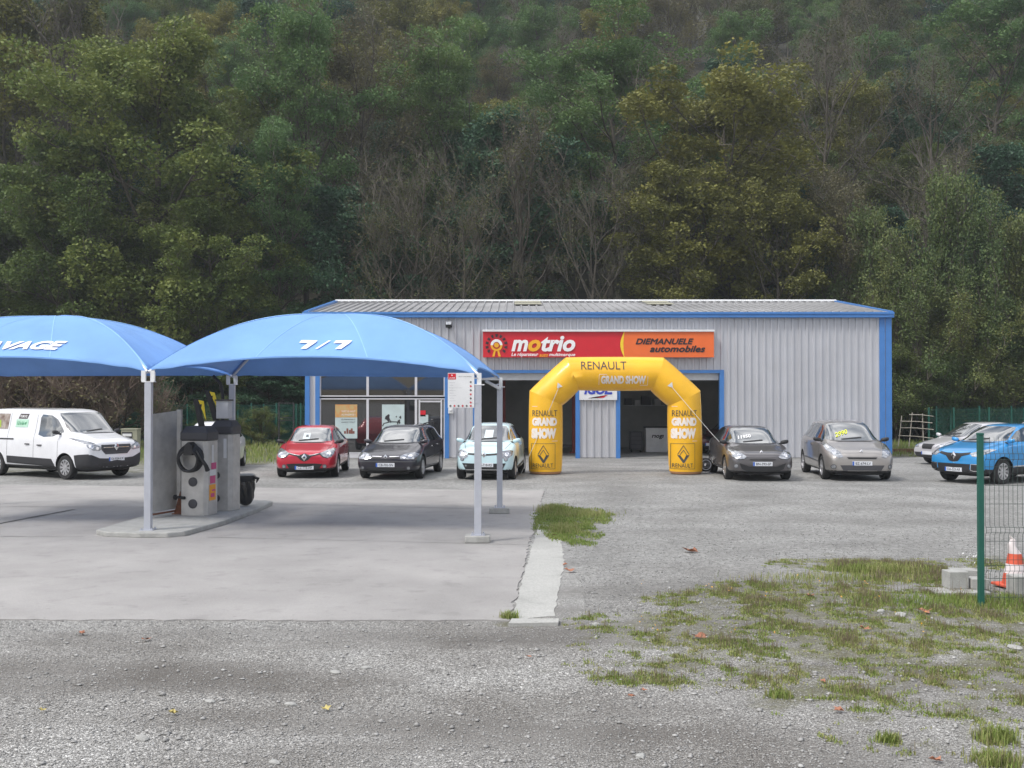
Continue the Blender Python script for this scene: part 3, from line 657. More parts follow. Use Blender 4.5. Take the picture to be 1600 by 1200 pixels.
# tether patches and guy ropes
for px, py, gx_, gy_ in ((874, 603, -2.8, -.4), (1047, 602, 3.75, -1.3)):
    x, z = ap(px, py); c = Vector(arch_pt(x, z, .02)); s = -1 if px < 900 else 1
    mm = MB(); mm.add([c + Vector(q) for q in ((-.09 * s, 0, -.02), (.05 * s, -.01, .1), (.07 * s, .0, -.07))], [(0, 1, 2)]); mm.build('tether_patch', M['white'], A)
    mm = MB(); e_ = Vector((gx_, gy_, .02)); mm.tube([c, (c + e_) / 2 - Vector((0, 0, .05)), e_], .008, 5); mm.build('guy_rope', M['rope'], A)
FN = empty('arch_blower', (5.14 + .62, AY + .1, 0), label='round black electric blower at the right foot of the yellow arch', cat='blower')
m_ = MB(); m_.lathe([(.05, -.11), (.17, -.12), (.205, -.08), (.205, .08), (.17, .12), (.05, .11)], (0, 0, .27), 'y', 20); m_.build('casing', M['black'], FN, smooth=True)
m_ = MB(); m_.lathe([(.155, -.13), (.135, -.13), (.135, -.10), (.155, -.10), (.155, -.13)], (0, 0, .27), 'y', 20)
for j in range(5): m_.tube([(-.13, -.125, .19 + j * .04), (.13, -.125, .19 + j * .04)], .004, 4)
m_.build('grille', M['galv'], FN)
m_ = MB(); m_.tube([(-.15, -.1, .015), (-.15, .1, .015)], .015, 6); m_.tube([(.15, -.1, .015), (.15, .1, .015)], .015, 6); m_.tube([(-.15, 0, .02), (0, 0, .12), (.15, 0, .02)], .015, 6); m_.build('stand', M['galv'], FN)
m_ = MB(); m_.tube([(-.1, 0, .3), (-.25, 0, .25), (-.4, 0, .2)], [.08, .09, .1], 10); m_.build('air_duct', M['vinyl'], FN)

# ================================================================ CANOPIES
SEAM = mat('canopy_seam', (.26, .50, .84), .6)
def canopy(name, FL, FR, BR_, BL_, label, letters, lx, lw, posts):
    c3 = [Vector(p) for p in (FL, FR, BR_, BL_)]; cen = sum(c3, Vector()) / 4
    T = empty(name, (cen.x, cen.y, 0), label=label, cat='canopy', group='blue car wash canopies'); To = Vector((cen.x, cen.y, 0))
    def surf(g_, k, m, o=0):
        a_, b_ = c3[g_], c3[(g_ + 1) % 4]; e = a_.lerp(b_, (k + 1) / 2)
        q = 1 - k * k
        pull = 1 - .055 * q * m * m
        p = cen.lerp(e, m * pull)
        z = cen.z + (e.z - cen.z) * m + 1.06 * (1 - m ** 2.35) + q * ((.24, .12, .0, .12)[g_] * m ** 4 - .09 * math.sin(math.pi * m) * m) + .014 * math.sin(k * 9 + g_ + 5 * m) * m * (1 - m) * 2 + .016 * math.sin(k * 34 + 3 * m) * m ** 7 * abs(k) ** 5
        return Vector((p.x, p.y, z + o)) - To
    mm = MB(); nk, nm = 48, 26
    for g_ in range(4):
        b = len(mm.v)
        for j in range(nm + 1):
            m = .001 + (1 - .001) * j / nm
            for i in range(nk + 1): mm.v.append(tuple(surf(g_, -1 + 2 * i / nk, m)))
        for j in range(nm):
            for i in range(nk): mm.f.append([b + j * (nk + 1) + i, b + (j + 1) * (nk + 1) + i, b + (j + 1) * (nk + 1) + i + 1, b + j * (nk + 1) + i + 1]); mm.m.append(0)
        # hem along the free edge
        b = len(mm.v)
        for i in range(nk + 1):
            p = surf(g_, -1 + 2 * i / nk, 1); mm.v += [tuple(p), tuple(p - Vector((0, 0, .025)))]
        for i in range(nk): mm.f.append([b + 2 * i, b + 2 * i + 2, b + 2 * i + 3, b + 2 * i + 1]); mm.m.append(0)
    me_o = mm.build('membrane', M['fabric'], T)
    bm = bmesh.new(); bm.from_mesh(me_o.data); bmesh.ops.remove_doubles(bm, verts=bm.verts, dist=.004); bm.to_mesh(me_o.data); bm.free()
    me_o.data.polygons.foreach_set('use_smooth', [True] * len(me_o.data.polygons)); sharp(me_o.data, 50)
    for g_ in range(4):      # welded seams of the cloth panels
        for k0 in (-1, -.36, .36):
            mm = MB(); hw = .013 if k0 == -1 else .008; n_ = 16
            for j in range(n_ + 1):
                m = .06 + .935 * j / n_; dk = hw / (2.5 * m)
                a_, b_ = (surf(g_, min(1, k0 + dk), m, .006), surf(g_, k0 - dk, m, .006)) if k0 > -1 else (surf(g_, -1 + dk, m, .008), surf((g_ + 3) % 4, 1 - dk, m, .008))
                mm.v += [tuple(a_), tuple(b_)]
            for j in range(n_): mm.f.append([2 * j, 2 * j + 1, 2 * j + 3, 2 * j + 2]); mm.m.append(0)
            mm.build('seam', SEAM, T, smooth=True)
    for g_ in (0, 1):      # two crossing bowed poles
        mm = MB(); pts = [surf(g_, -1, 1 - j / 12, -.05) for j in range(13)] + [surf(g_ + 2, -1, j / 12, -.05) for j in range(1, 13)]
        mm.tube(pts, .03, 8); mm.build('bowed_pole', M['galv'], T, smooth=True)
    for s, a0, wd in letters:
        def fn(a_, b_, a0=a0):
            m = .912 - .12 * (b_ / .2 + .5); half = (c3[1] - c3[0]).length / 2
            return surf(0, (a0 + a_) / (half * m), m, 0) + Vector((0, -.014, .014))
        if s == '7':
            bm = bmesh.new(); bm.faces.new([bm.verts.new(((x_ - .5) * wd + 0, (y_ - .5) * .2, 0)) for x_, y_ in ((-.04, .68), (.56, .68), (.20, 0), (.60, 0), (1.02, .72), (1.10, 1), (.04, 1))])
            bm.normal_update(); bmesh.ops.triangulate(bm, faces=bm.faces)
            for _ in range(3): bmesh.ops.subdivide_edges(bm, edges=[e_ for e_ in bm.edges if e_.calc_length() > .06], cuts=1); bmesh.ops.triangulate(bm, faces=bm.faces)
            mm = MB(); mm.add([fn(v.co.x, v.co.y) for v in bm.verts], [[v.index for v in f.verts] for f in bm.faces]); bm.free(); mm.build('lettering', M['textwhite'], T); continue
        text('lettering', s, M['textwhite'], T, fn, width=wd, height=.2, shear=.35, bold=.05 if s != '/' else .02, maxe=.08)
    for (p, base, kind) in posts:
        p = Vector(p); mm = MB(); q = p - To
        mm.box(q.x - .055, q.x + .055, q.y - .055, q.y + .055, base, p.z - .2); mm.build('post', M['galv'], T, bevel=.006)
        mm = MB(); mm.box(q.x - .11, q.x + .11, q.y - .11, q.y + .11, base, base + .012)
        for sx_ in (-.085, .085):
            for sy_ in (-.085, .085): mm.lathe([(0, 0), (.012, 0), (.012, .03), (0, .03)], (q.x + sx_, q.y + sy_, base + .01), 'z', 6)
        mm.build('base_plate', M['galv'], T)
        mm = MB()
        mm.box(q.x - .10, q.x + .10, q.y - .06, q.y + .06, p.z - .21, p.z - .195)
        for sx_ in ((-.075, .075) if kind == 'double' else (.02,)):
            mm.box(q.x + sx_ - .035, q.x + sx_ + .035, q.y - .05, q.y - .04, p.z - .195, p.z - .02)
            mm.tube([(q.x + sx_, q.y, p.z - .2), (q.x + sx_, q.y, p.z - .04)], .033, 10)
        mm.build('cap_bracket', M['white'], T)
        if kind == 'block':
            mm = MB(); mm.box(q.x - .20, q.x + .19, q.y - .14, q.y + .16, .012, .12); mm.build('foot_block', M['concrete'], T, bevel=.015)
    return T
FLp, FRp, BRp, BLp = (-5.95, 17.3, 2.72), (-.53, 16.45, 2.66), (-.24, 20.6, 2.67), (-5.67, 21.4, 2.73)
FLl, BLl = (-11.38, 18.15, 2.72), (-11.1, 22.2, 2.73)
canopy('wash_canopy', FLp, FRp, BRp, BLp, 'blue fabric canopy marked 7/7 on square steel posts', [('7', -.15, .27), ('/', .14, .22), ('7', .46, .27)], 0, 0,
       [(FLp, .095, 'double'), (FRp, .12, 'block'), (BRp, .12, 'block'), (BLp, .095, 'double')])
canopy('wash_canopy', FLl, (FLp[0] - .02, FLp[1], FLp[2]), (BLp[0] - .02, BLp[1], BLp[2]), BLl, 'blue fabric canopy marked LAVAGE running out of the picture on the left', [('LAVAGE', .22, 1.78)], 0, 0,
       [(FLl, .012, 'single'), (BLl, .012, 'single')])
# strip lamp under the back right corner
LP = empty('strip_lamp', (-.36, 20.5, 2.5), label='white strip lamp fixed under the right rear corner of the canopy', cat='lamp')
m_ = MB(); m_.box(-.18, .16, -.05, .05, -.03, .03, M=Matrix.Rotation(R(28), 4, 'Y')); m_.build('housing', M['offwhite'], LP, bevel=.01)
m_ = MB(); m_.tube([(.02, 0, .0), (.1, .05, .02)], .012, 6); m_.build('bracket', M['galv'], LP)

# price board hung on the front right post
PBx, PBz = (720.5 - 800) / (FPX / 16.4), EYE + (HOR - 610) / (FPX / 16.4)
PB = empty('price_board', (PBx, 16.38, PBz), label='white price board with small red logo beside the front right canopy post', cat='sign')
m_ = MB(); m_.box(-.205, .205, 0, .015, -.27, .27); m_.build('board', M['white'], PB, bevel=.003)
m_ = MB(); rect(m_, -.20, -.08, .17, .262, -.003); m_.build('red_logo', M['red'], PB)
m_ = MB(); m_.box(.2, .26, .01, .03, .18, .2); m_.box(.2, .26, .01, .03, -.2, -.18); m_.build('bracket', M['galv'], PB)
text('lettering', 'a', M['textwhite'], PB, lambda a_, b_: (-.14 + a_, -.006, .235 + b_), height=.025, bold=.03)
text('lettering', 'LAVAGE', M['textwhite'], PB, lambda a_, b_: (-.14 + a_, -.006, .193 + b_), width=.09, height=.02, bold=.02)
text('lettering', 'VOS LAVAGES', M['textgrey'], PB, lambda a_, b_: (.06 + a_, -.006, .215 + b_), width=.2, height=.014)
lg = mat('faint_print', (.42, .42, .45), .6)
for j, s in enumerate(('Prélavage', 'Lavage', 'Rinçage haute pression', 'Brillance', 'Mousse', 'Cire chaude', 'Séchage', 'Aspirateur')):
    text('lettering', s, lg, PB, lambda a_, b_: (-.17 + a_ + .008 * len(s) / 2, -.006, .12 - j * .04 + b_), width=.0095 * len(s), height=.015)
for j in range(6):
    for c in ((.15, .13 - j * .0635), (-.165 + j * .063, -.24)):
        m_ = MB(); ring(m_, .004, .015, 0, 360, -.005, c=c, n=10); m_.build('price_dot', M['red'] if j % 2 else M['textgrey'], PB)

# ================================================================ CAR WASH MACHINES
IZ = .095
def machine(x, y, rz_, w_, d_, h_, name, label, full):
    o = empty(name, (x, y, IZ), rz_, label, 'machine', 'coin machines on the wash island')
    m_ = MB(); c = .07
    foot_ = [(-w_ / 2, 0), (w_ / 2 - c, 0), (w_ / 2, c), (w_ / 2, d_), (-w_ / 2, d_)]
    m_.add([(a_, b_, z_) for z_ in (0, h_) for a_, b_ in foot_], [(4, 3, 2, 1, 0), (5, 6, 7, 8, 9)] + [(i, (i + 1) % 5, (i + 1) % 5 + 5, i + 5) for i in range(5)])
    m_.build('cabinet', M['steel'], o, bevel=.008)
    m_ = MB(); hx = w_ / 2 + .02
    m_.add([(sx_ * hx * k, yy, zz) for k, zz, y0_, y1_ in ((1, h_ + .002, -.03, d_ + .02), (1, h_ + .15, -.03, d_ + .02), (.72, h_ + .27, .06, d_ - .05)) for sx_, yy in ((-1, y0_), (1, y0_), (1, y1_), (-1, y1_))],
           [(3, 2, 1, 0), (8, 9, 10, 11)] + [(b0 + i, b0 + (i + 1) % 4, b0 + (i + 1) % 4 + 4, b0 + i + 4) for b0 in (0, 4) for i in range(4)])
    m_.build('hood', M['darkgrey'], o, bevel=.03)
    m_ = MB(); m_.box(w_ / 2 + .001, w_ / 2 + .006, d_ * .45, d_ * .6, h_ - .42, h_ - .08) if full else m_.box(w_ / 2 - .16, w_ / 2 - .10, -.006, -.001, h_ - .45, h_ - .08)
    m_.build('instruction_label', M['white'], o)
    return o
V1 = machine(-5.82, 19.35, R(-9), .50, .45, 1.37, 'vacuum_machine', 'stainless vacuum cleaner machine with coiled black hose and two round caps', True)
m_ = MB()
for q in range(5):
    ra = .235 - .012 * q; pts = [(-.02 + ra * math.cos(2 * math.pi * t / 24), -.10 - .028 * q + .01 * math.sin(t), 1.06 + ra * math.sin(2 * math.pi * t / 24) * 1.02 - .01 * q) for t in range(25)]
    m_.tube(pts, .026, 8, cap=False)
m_.tube([(.15, -.2, 1.2), (.25, -.22, 1.05), (.30, -.15, .93), (.31, -.1, .84)], [.026, .03, .035, .045], 8)
m_.build('coiled_hose', M['black'], V1, smooth=True, ang=60)
m_ = MB(); m_.prism([(-.1, 1.12), (.08, 1.12), (.06, 1.3), (-.01, 1.36), (-.08, 1.3)], -.24, -.0); m_.build('hose_hook', M['black'], V1, bevel=.01)
for z_ in (.62, .20 + .02):
    m_ = MB(); m_.lathe([(0, -.02), (.07, -.02), (.085, -.012), (.085, 0), (0, 0)], (-.02, -.001, z_), 'y', 24); m_.build('round_cap', M['darkgrey'], V1, smooth=True)
m_ = MB(); m_.tube([(-.25, .1, .33), (-.34, .05, .33), (-.37, .03, .33)], .025, 8); m_.lathe([(0, -.40), (.045, -.40), (.05, -.36), (0, -.36)], (0, .03, .33), 'x', 12); m_.tube([(-.24, -.02, .33), (-.16, -.05, .33)], .03, 8); m_.build('pipe_stub', M['black'], V1)
stk = mat('sticker_orange', (.85, .35, .02), .5); stm = mat('sticker_magenta', (.6, .06, .22), .5)
m_ = MB(); m_.box(.251, .256, .10, .36, .27, .56); m_.build('sticker', stk, V1)
m_ = MB(); m_.box(.251, .257, .13, .34, .58, .72); m_.box(.251, .257, .18, .38, .84, .96); m_.build('sticker', stm, V1)
m_ = MB(); m_.box(.251, .257, .12, .36, .73, .83); m_.build('sticker', M['white'], V1)
m_ = MB(); m_.box(.257, .261, .15, .30, .33, .40); m_.box(.257, .261, .2, .34, .44, .47); m_.build('sticker_print', stm, V1)
V2 = machine(-5.55, 20.2, R(-9), .40, .40, 1.46, 'vacuum_machine', 'second stainless machine with a grey box on top, behind the hose machine', False)
for z_ in (.68, .24):
    m_ = MB(); m_.lathe([(0, -.02), (.06, -.02), (.07, -.012), (.07, 0), (0, 0)], (-.1, -.001, z_), 'y', 20); m_.build('round_cap', M['darkgrey'], V2, smooth=True)
m_ = MB(); m_.box(-.14, .10, .05, .25, 1.762, 2.1); m_.build('control_box', M['offwhite'], V2, bevel=.01)
m_ = MB(); m_.box(-.16, .12, .03, .27, 2.102, 2.13); m_.build('box_lid', M['darkgrey'], V2)
yt = mat('warning_yellow', (.80, .62, .03), .5)
for q, (xb, xt, yy, zt, par) in enumerate(((.05, -.06, .2, .52, V1), (-.16, -.34, .1, .58, V2))):
    zb = 1.62 if par is V1 else 1.72
    m_ = MB(); m_.prism([(xb - .05, zb), (xb + .06, zb), (xt + .04, zb + zt), (xt - .05, zb + zt)], yy - .03, yy + .03); m_.build('hose_boom', M['black'], par, bevel=.008)
    m_ = MB(); m_.prism([(xb + .10, zb + .12), (xt + .16 + .0, zb + zt - .04), (xt + .055, zb + zt - .02)], yy - .032, yy - .02); m_.build('warning_triangle', yt, par)
    m_ = MB(); m_.prism([(xt + .10, zb + zt - .22), (xt + .13, zb + zt - .1), (xt + .085, zb + zt - .1)], yy - .036, yy - .034); m_.build('warning_mark', M['ink'], par)
# splash screen
SP = empty('splash_screen', (-6.4, 19.3, IZ), label='tall stainless splash screen on the island between the wash bays', cat='screen')
d = Vector((.25, .80, 0)); 
m_ = MB(); a_ = Vector((-.09, -.37, 0)); b_ = a_ + d; nn = Vector((d.y, -d.x, 0)).normalized() * .012
m_.add([a_ - nn + Vector((0, 0, .1)), a_ + nn + Vector((0, 0, .1)), b_ + nn + Vector((0, 0, .1)), b_ - nn + Vector((0, 0, .1)), a_ - nn + Vector((0, 0, 1.86)), a_ + nn + Vector((0, 0, 1.86)), b_ + nn + Vector((0, 0, 1.92)), b_ - nn + Vector((0, 0, 1.92))],
       [(0, 1, 2, 3), (4, 5, 6, 7), (0, 1, 5, 4), (1, 2, 6, 5), (2, 3, 7, 6), (3, 0, 4, 7)]); m_.build('panel', M['steel'], SP)
m_ = MB(); m_.box(b_.x - .01, b_.x + .07, b_.y - .05, b_.y + .05, .01, 1.94); m_.build('end_post', M['steel'], SP, bevel=.004)
m_ = MB(); m_.box(b_.x - .07, b_.x + .12, b_.y - .13, b_.y + .1, 0, .015); m_.prism([(b_.x - .04, .015), (b_.x + .1, .015), (b_.x + .075, .42), (b_.x + .065, .42)], b_.y - .07, b_.y - .055); m_.build('rusty_foot', M['rust'], SP)
m_ = MB(); m_.tube([a_ + Vector((0, 0, .06)), b_ + Vector((0, 0, .06))], .018, 6); m_.build('bottom_rail', M['rust'], SP)
# black pipe by the rear left post, bin bag
m_ = MB(); m_.tube([(0, 0, 0), (0, 0, 2.2), (-.05, 0, 2.45), (-.2, .0, 2.6)], .035, 8); o = m_.build('supply_hose', M['black'], smooth=True); o.location = (-5.82, 21.25, IZ); tag(o, 'black supply hose rising beside the rear post of the canopies', 'hose')
BN = empty('bin_bag_stand', (-5.33, 21.15, IZ), label='black bin bag hanging in a stand at the end of the island', cat='bin')
bm = bmesh.new(); bmesh.ops.create_uvsphere(bm, u_segments=40, v_segments=26, radius=1); rr = random.Random(5)
for v in bm.verts:
    t = math.atan2(v.co.y, v.co.x); z = v.co.z; r_ = math.sqrt(max(0, 1 - abs(z) ** 5)); fold = 1 + .12 * math.sin(7 * t + 3 * z) * (.4 + .6 * (z + 1) / 2) + .05 * math.sin(17 * t - 5 * z) + rr.uniform(-.02, .02)
    wd = .165 + .02 * z; v.co = Vector((math.cos(t) * r_ * wd * fold, math.sin(t) * r_ * wd * fold, .31 + z * .30))
me = bpy.data.meshes.new('bag'); bm.to_mesh(me); bm.free(); me.materials.append(mat('bin_liner', (.012, .012, .013), .22, var=0, ior=1.6)); me.polygons.foreach_set('use_smooth', [True] * len(me.polygons)); o = link('bag', me, BN)
m_ = MB(); m_.lathe([(.17, .60), (.195, .60), (.20, .56), (.19, .50), (.175, .50)], n=20); m_.tube([(.18, -.05, .58), (.27, -.08, .55), (.24, -.1, .47)], [.03, .035, .01], 6); m_.build('bag_rim', M['black'], BN, smooth=True)
m_ = MB(); m_.lathe([(0, .645), (.16, .64), (.19, .62), (.19, .61), (0, .61)], n=20); m_.build('lid', M['concrete'], BN)
m_ = MB(); m_.tube([(-.02, .2, 0), (-.02, .2, .62)], .02, 6); m_.build('stand', M['galv'], BN)

# ================================================================ FENCES
def mesh_panel(x0, x1, z0, z1, pitch=.05, step=.2, r=.0025, folds=(), fr=.0032):
    m_ = MB(); n = int((x1 - x0) / pitch)
    for i in range(n + 1):
        x = x0 + i * (x1 - x0) / n; pts = [(x, 0, z0)]
        for f in folds: pts += [(x, 0, f - .05), (x, -.03, f - .025), (x, -.03, f + .025), (x, 0, f + .05)]
        pts.append((x, 0, z1)); m_.tube(pts, r, 4, cap=False)
    z = z0 + .03
    hz = []
    while z < z1 - .02: hz.append(z); z += step
    for f in folds: hz = [h_ for h_ in hz if abs(h_ - f) > .09] + [f - .03, f + .03]
    for h_ in hz: m_.tube([(x0, -.004, h_), (x1, -.004, h_)], fr, 4, cap=False)
    return m_
FX, FY = G(1531, 948); FX += 0
FE = empty('mesh_fence', (FX, FY, 0), R(0), 'green welded wire fence panel and post in the right foreground', 'fence')
m_ = MB(); m_.box(-.028, .028, -.03, .03, 0, 1.845); m_.build('post', M['green'], FE, bevel=.004)
m_ = MB(); m_.box(-.031, .031, -.033, .033, 1.846, 1.875); m_.build('post_cap', M['green'], FE, bevel=.006)
wire = mat('fence_wire', (.05, .075, .07), .5)
mesh_panel(.05, 2.5, .08, 1.83, folds=(.42, .83, 1.62), r=.0024).build('panel', wire, FE)
m_ = MB(); m_.box(2.53, 2.586, -.03, .03, 0, 1.845); m_.build('post', M['green'], FE, bevel=.004)
def back_fence(xs_, y, h_, label, rz_=0, panels=None):
    o = empty('mesh_fence', (xs_[0], y, 0), rz_, label, 'fence')
    for x in xs_:
        q = MB(); q.box(x - xs_[0] - .035, x - xs_[0] + .035, -.035, .035, 0, h_ + .06); q.build('post', M['green'], o)
    for a_, b_ in zip(xs_[:-1], xs_[1:]):
        if b_ - a_ > .3: mesh_panel(a_ - xs_[0] + .04, b_ - xs_[0] - .04, .05, h_, pitch=.05, r=.0045, fr=.005).build('panel', M['green'], o)
    return o
s_ = FPX / 50.8
back_fence([(p - 800) / s_ for p in (189, 263, 334, 393, 432, 470, 505)], 50.8, 1.95, 'tall green wire fence behind the lot left of the workshop')
back_fence([(p - 800) / (FPX / 53) for p in (293, 372, 412, 463, 520)], 53, 1.9, 'second green wire fence line showing just behind the left one')
back_fence([(p - 800) / (FPX / 50) for p in (1451, 1490, 1545, 1600, 1680, 1760)], 50.0, 1.75, 'green wire fence behind the parked cars right of the workshop')
back_fence([(p - 800) / (FPX / 52.5) for p in (1463, 1485, 1530, 1580, 1640, 1720)], 52.5, 1.8, 'second green wire fence line just behind the right one')
# gate frame
GT = empty('gate_frame', ((436 - 800) / (FPX / 49), 49, 0), label='dark metal gate frame beside the left fence', cat='gate')
for x in (0, .68):
    m_ = MB(); m_.box(x - .03, x + .03, -.03, .03, 0, 2.05); m_.build('post', M['dark'], GT)
for z in (1.2, 1.32, 2.0):
    m_ = MB(); m_.box(.03, .65, -.02, .02, z, z + .04); m_.build('rail', M['dark'], GT)
m_ = MB(); m_.box(-.3, .3, -.2, .2, 0, 1.0); m_.box(-.32, .32, -.22, .22, 1.0, 1.05); UC = empty('utility_cabinet', ((205 - 800) / (FPX / 40), 40, .35), label='beige utility cabinet with dark panel by the fence end beside the white van', cat='cabinet')
m_.v = [(p[0], p[1], p[2] - .3) for p in m_.v]; m_.build('cabinet', mat('cabinet_beige', (.32, .32, .24), .6), UC, bevel=.01)
m_ = MB(); m_.box(-.26, .12, -.215, -.202, .2, .62); m_.build('dark_panel', M['dark'], UC)
m_ = MB(); m_.box(-.24, .1, -.222, -.216, .46, .56); m_.build('white_plate', M['white'], UC)
# weathered hurdle on the right
HD = empty('pole_hurdle', ((1403 - 800) / (FPX / 48), 48, 0), label='weathered wooden pole hurdle on the grass right of the workshop', cat='hurdle')
pole = mat('weathered_wood', (.42, .39, .33), .85, var=.2)
for x0, x1, z0, z1 in ((.0, .18, .15, 1.45), (.48, .66, .1, 1.6), (1.15, 1.12, .2, 1.55)):
    m_ = MB(); m_.tube([(x0, 0, z0 - .15), (x1, .03, z1)], [.025, .018], 6); m_.build('upright', pole, HD)
for x0, x1, z0, z1 in ((.1, 1.55, 1.2, 1.12), (.1, 1.6, .9, .82), (.0, 1.6, .55, .42), (.5, 1.6, 1.5, 1.42)):
    m_ = MB(); m_.tube([(x0, -.02, z0), ((x0 + x1) / 2, -.03, (z0 + z1) / 2 + .03), (x1, -.02, z1)], .018, 6); m_.build('rail', pole, HD)

# ================================================================ CONE AND BLOCKS
CX, CY = G(1584, 918)
CN = empty('traffic_cone', (CX, CY, .02), R(12), 'battered orange and white traffic cone with crumpled tip behind the wire fence', 'cone')
orange = mat('cone_orange', (.62, .10, .05), .6, var=.15, vscale=8); conew = mat('cone_white', (.72, .66, .66), .6, var=.08, vscale=9)
prof = [(.145, .03), (.125, .14), (.108, .22), (.078, .36), (.05, .47), (.03, .56), (.012, .61)]
m_ = MB(); m_.lathe(prof[:2] + [(.120, .16)], n=28, mi=0); m_.lathe([(.120, .16), (.098, .27)], n=28, mi=1); m_.lathe([(.098, .27), (.073, .39)], n=28, mi=0); m_.lathe([(.073, .39), (.045, .50), (.03, .56), (.008, .60), (0, .6)], n=28, mi=1)
for i, p in enumerate(m_.v):
    if p[2] > .42: m_.v[i] = (p[0] - (p[2] - .42) * .25 + .02 * math.sin(p[2] * 60), p[1], p[2] - max(0, p[0]) * .9)
m_.build('body', [orange, conew], CN, smooth=True)
m_ = MB(); m_.box(-.19, .19, -.19, .19, 0, .035); m_.build('base', orange, CN, bevel=.012)
def block(px, py, w_, h_, d_, rz_, label, yoff=0):
    x, y = G(px, py); m_ = MB(); m_.box(-w_ / 2, w_ / 2, -d_ / 2, d_ / 2, 0, h_); o = m_.build('concrete_block', M['concrete'], bevel=.008); o.location = (x, y + yoff, .0); o.rotation_euler.z = rz_
    tag(o, label, 'block', 'loose concrete blocks by the fence'); return o
b1 = block(1490, 924, .23, .20, .2, R(4), 'square grey concrete block standing at the front left of the pile on the slab')
b2 = block(1503, 917, .30, .22, .2, R(-8), 'wider grey concrete block at the back of the pile')
b3 = block(1521, 923, .20, .12, .2, R(-5), 'lowest grey concrete block of the pile, next to the green post')
b4 = block(1595, 926, .28, .21, .2, R(3), 'grey concrete block in front of the traffic cone')
b5 = block(1505, 932, .62, .05, .35, R(2), 'flat concrete slab lying in the grass under the block pile'); b5.location.y = 12.15
for b in (b1, b2, b3): b.location.z = .05
b2.location.y = 12.58; b1.location.y = 12.28; b3.location.y = 12.26; b2.location.z = .0

# ================================================================ CARS
def interp(tab, s):
    if s <= tab[0][0]: return tab[0][1]
    for (a, x), (b, y) in zip(tab, tab[1:]):
        if s <= b: return x + (y - x) * (s - a) / (b - a)
    return tab[-1][1]
WH = {}
def wheel(par, x, y, r, side, style, w_=.2):
    """tyre and alloy; side = +1 left of the car, -1 right"""
    key = (round(r, 3), style, side)
    if key not in WH:
        t_ = MB(); h = w_ / 2
        t_.lathe([(r * .66, -h), (r * .93, -h), (r * .985, -h * .8), (r, -h * .45), (r, h * .45), (r * .985, h * .8), (r * .93, h), (r * .66, h), (r * .64, h * .6), (r * .64, -h * .6), (r * .66, -h)], axis='y', n=32)
        o = t_.build('tyre', M['tyre'], smooth=True, ang=45); tm_ = o.data; bpy.data.objects.remove(o)
        q = MB(); s = side; q.lathe([(r * .64, s * h * .5), (r * .67, s * h * .95), (r * .62, s * h * .98), (r * .58, s * h * .3), (.0, -s * h * .3)], axis='y', n=32, mi=1)
        q.lathe([(r * .67, s * h * .95), (r * .60, s * h * 1.0), (r * .57, s * h * .6)], axis='y', n=32, mi=0)
        n_ = style
        for i in range(n_):
            a = 2 * math.pi * i / n_; ca, sa = math.cos(a), math.sin(a); wa, wb = r * (.5 / n_ + .02), r * (.72 / n_ + .015)
            def P(u, v, d): return (ca * u - sa * v, s * d, sa * u + ca * v)
            q.add([P(r * .1, -wa, h * .9), P(r * .1, wa, h * .9), P(r * .61, wb, h * .97), P(r * .61, -wb, h * .97), P(r * .1, -wa, h * .5), P(r * .1, wa, h * .5), P(r * .61, wb, h * .6), P(r * .61, -wb, h * .6)],
                  [(0, 1, 2, 3), (0, 4, 5, 1), (1, 5, 6, 2), (2, 6, 7, 3), (3, 7, 4, 0)], 0)
        q.lathe([(r * .16, s * h * .6), (r * .15, s * h * .98), (0, s * h * 1.0)], axis='y', n=12, mi=0)
        o = q.build('rim', [M['alloy'], M['black']], smooth=True, ang=30); rm_ = o.data; bpy.data.objects.remove(o)
        WH[key] = (tm_, rm_)
    t_ = link('wheel', WH[key][0], par); t_.location = (x, y, r); rm_ = link('rim', WH[key][1], t_)
    return t_

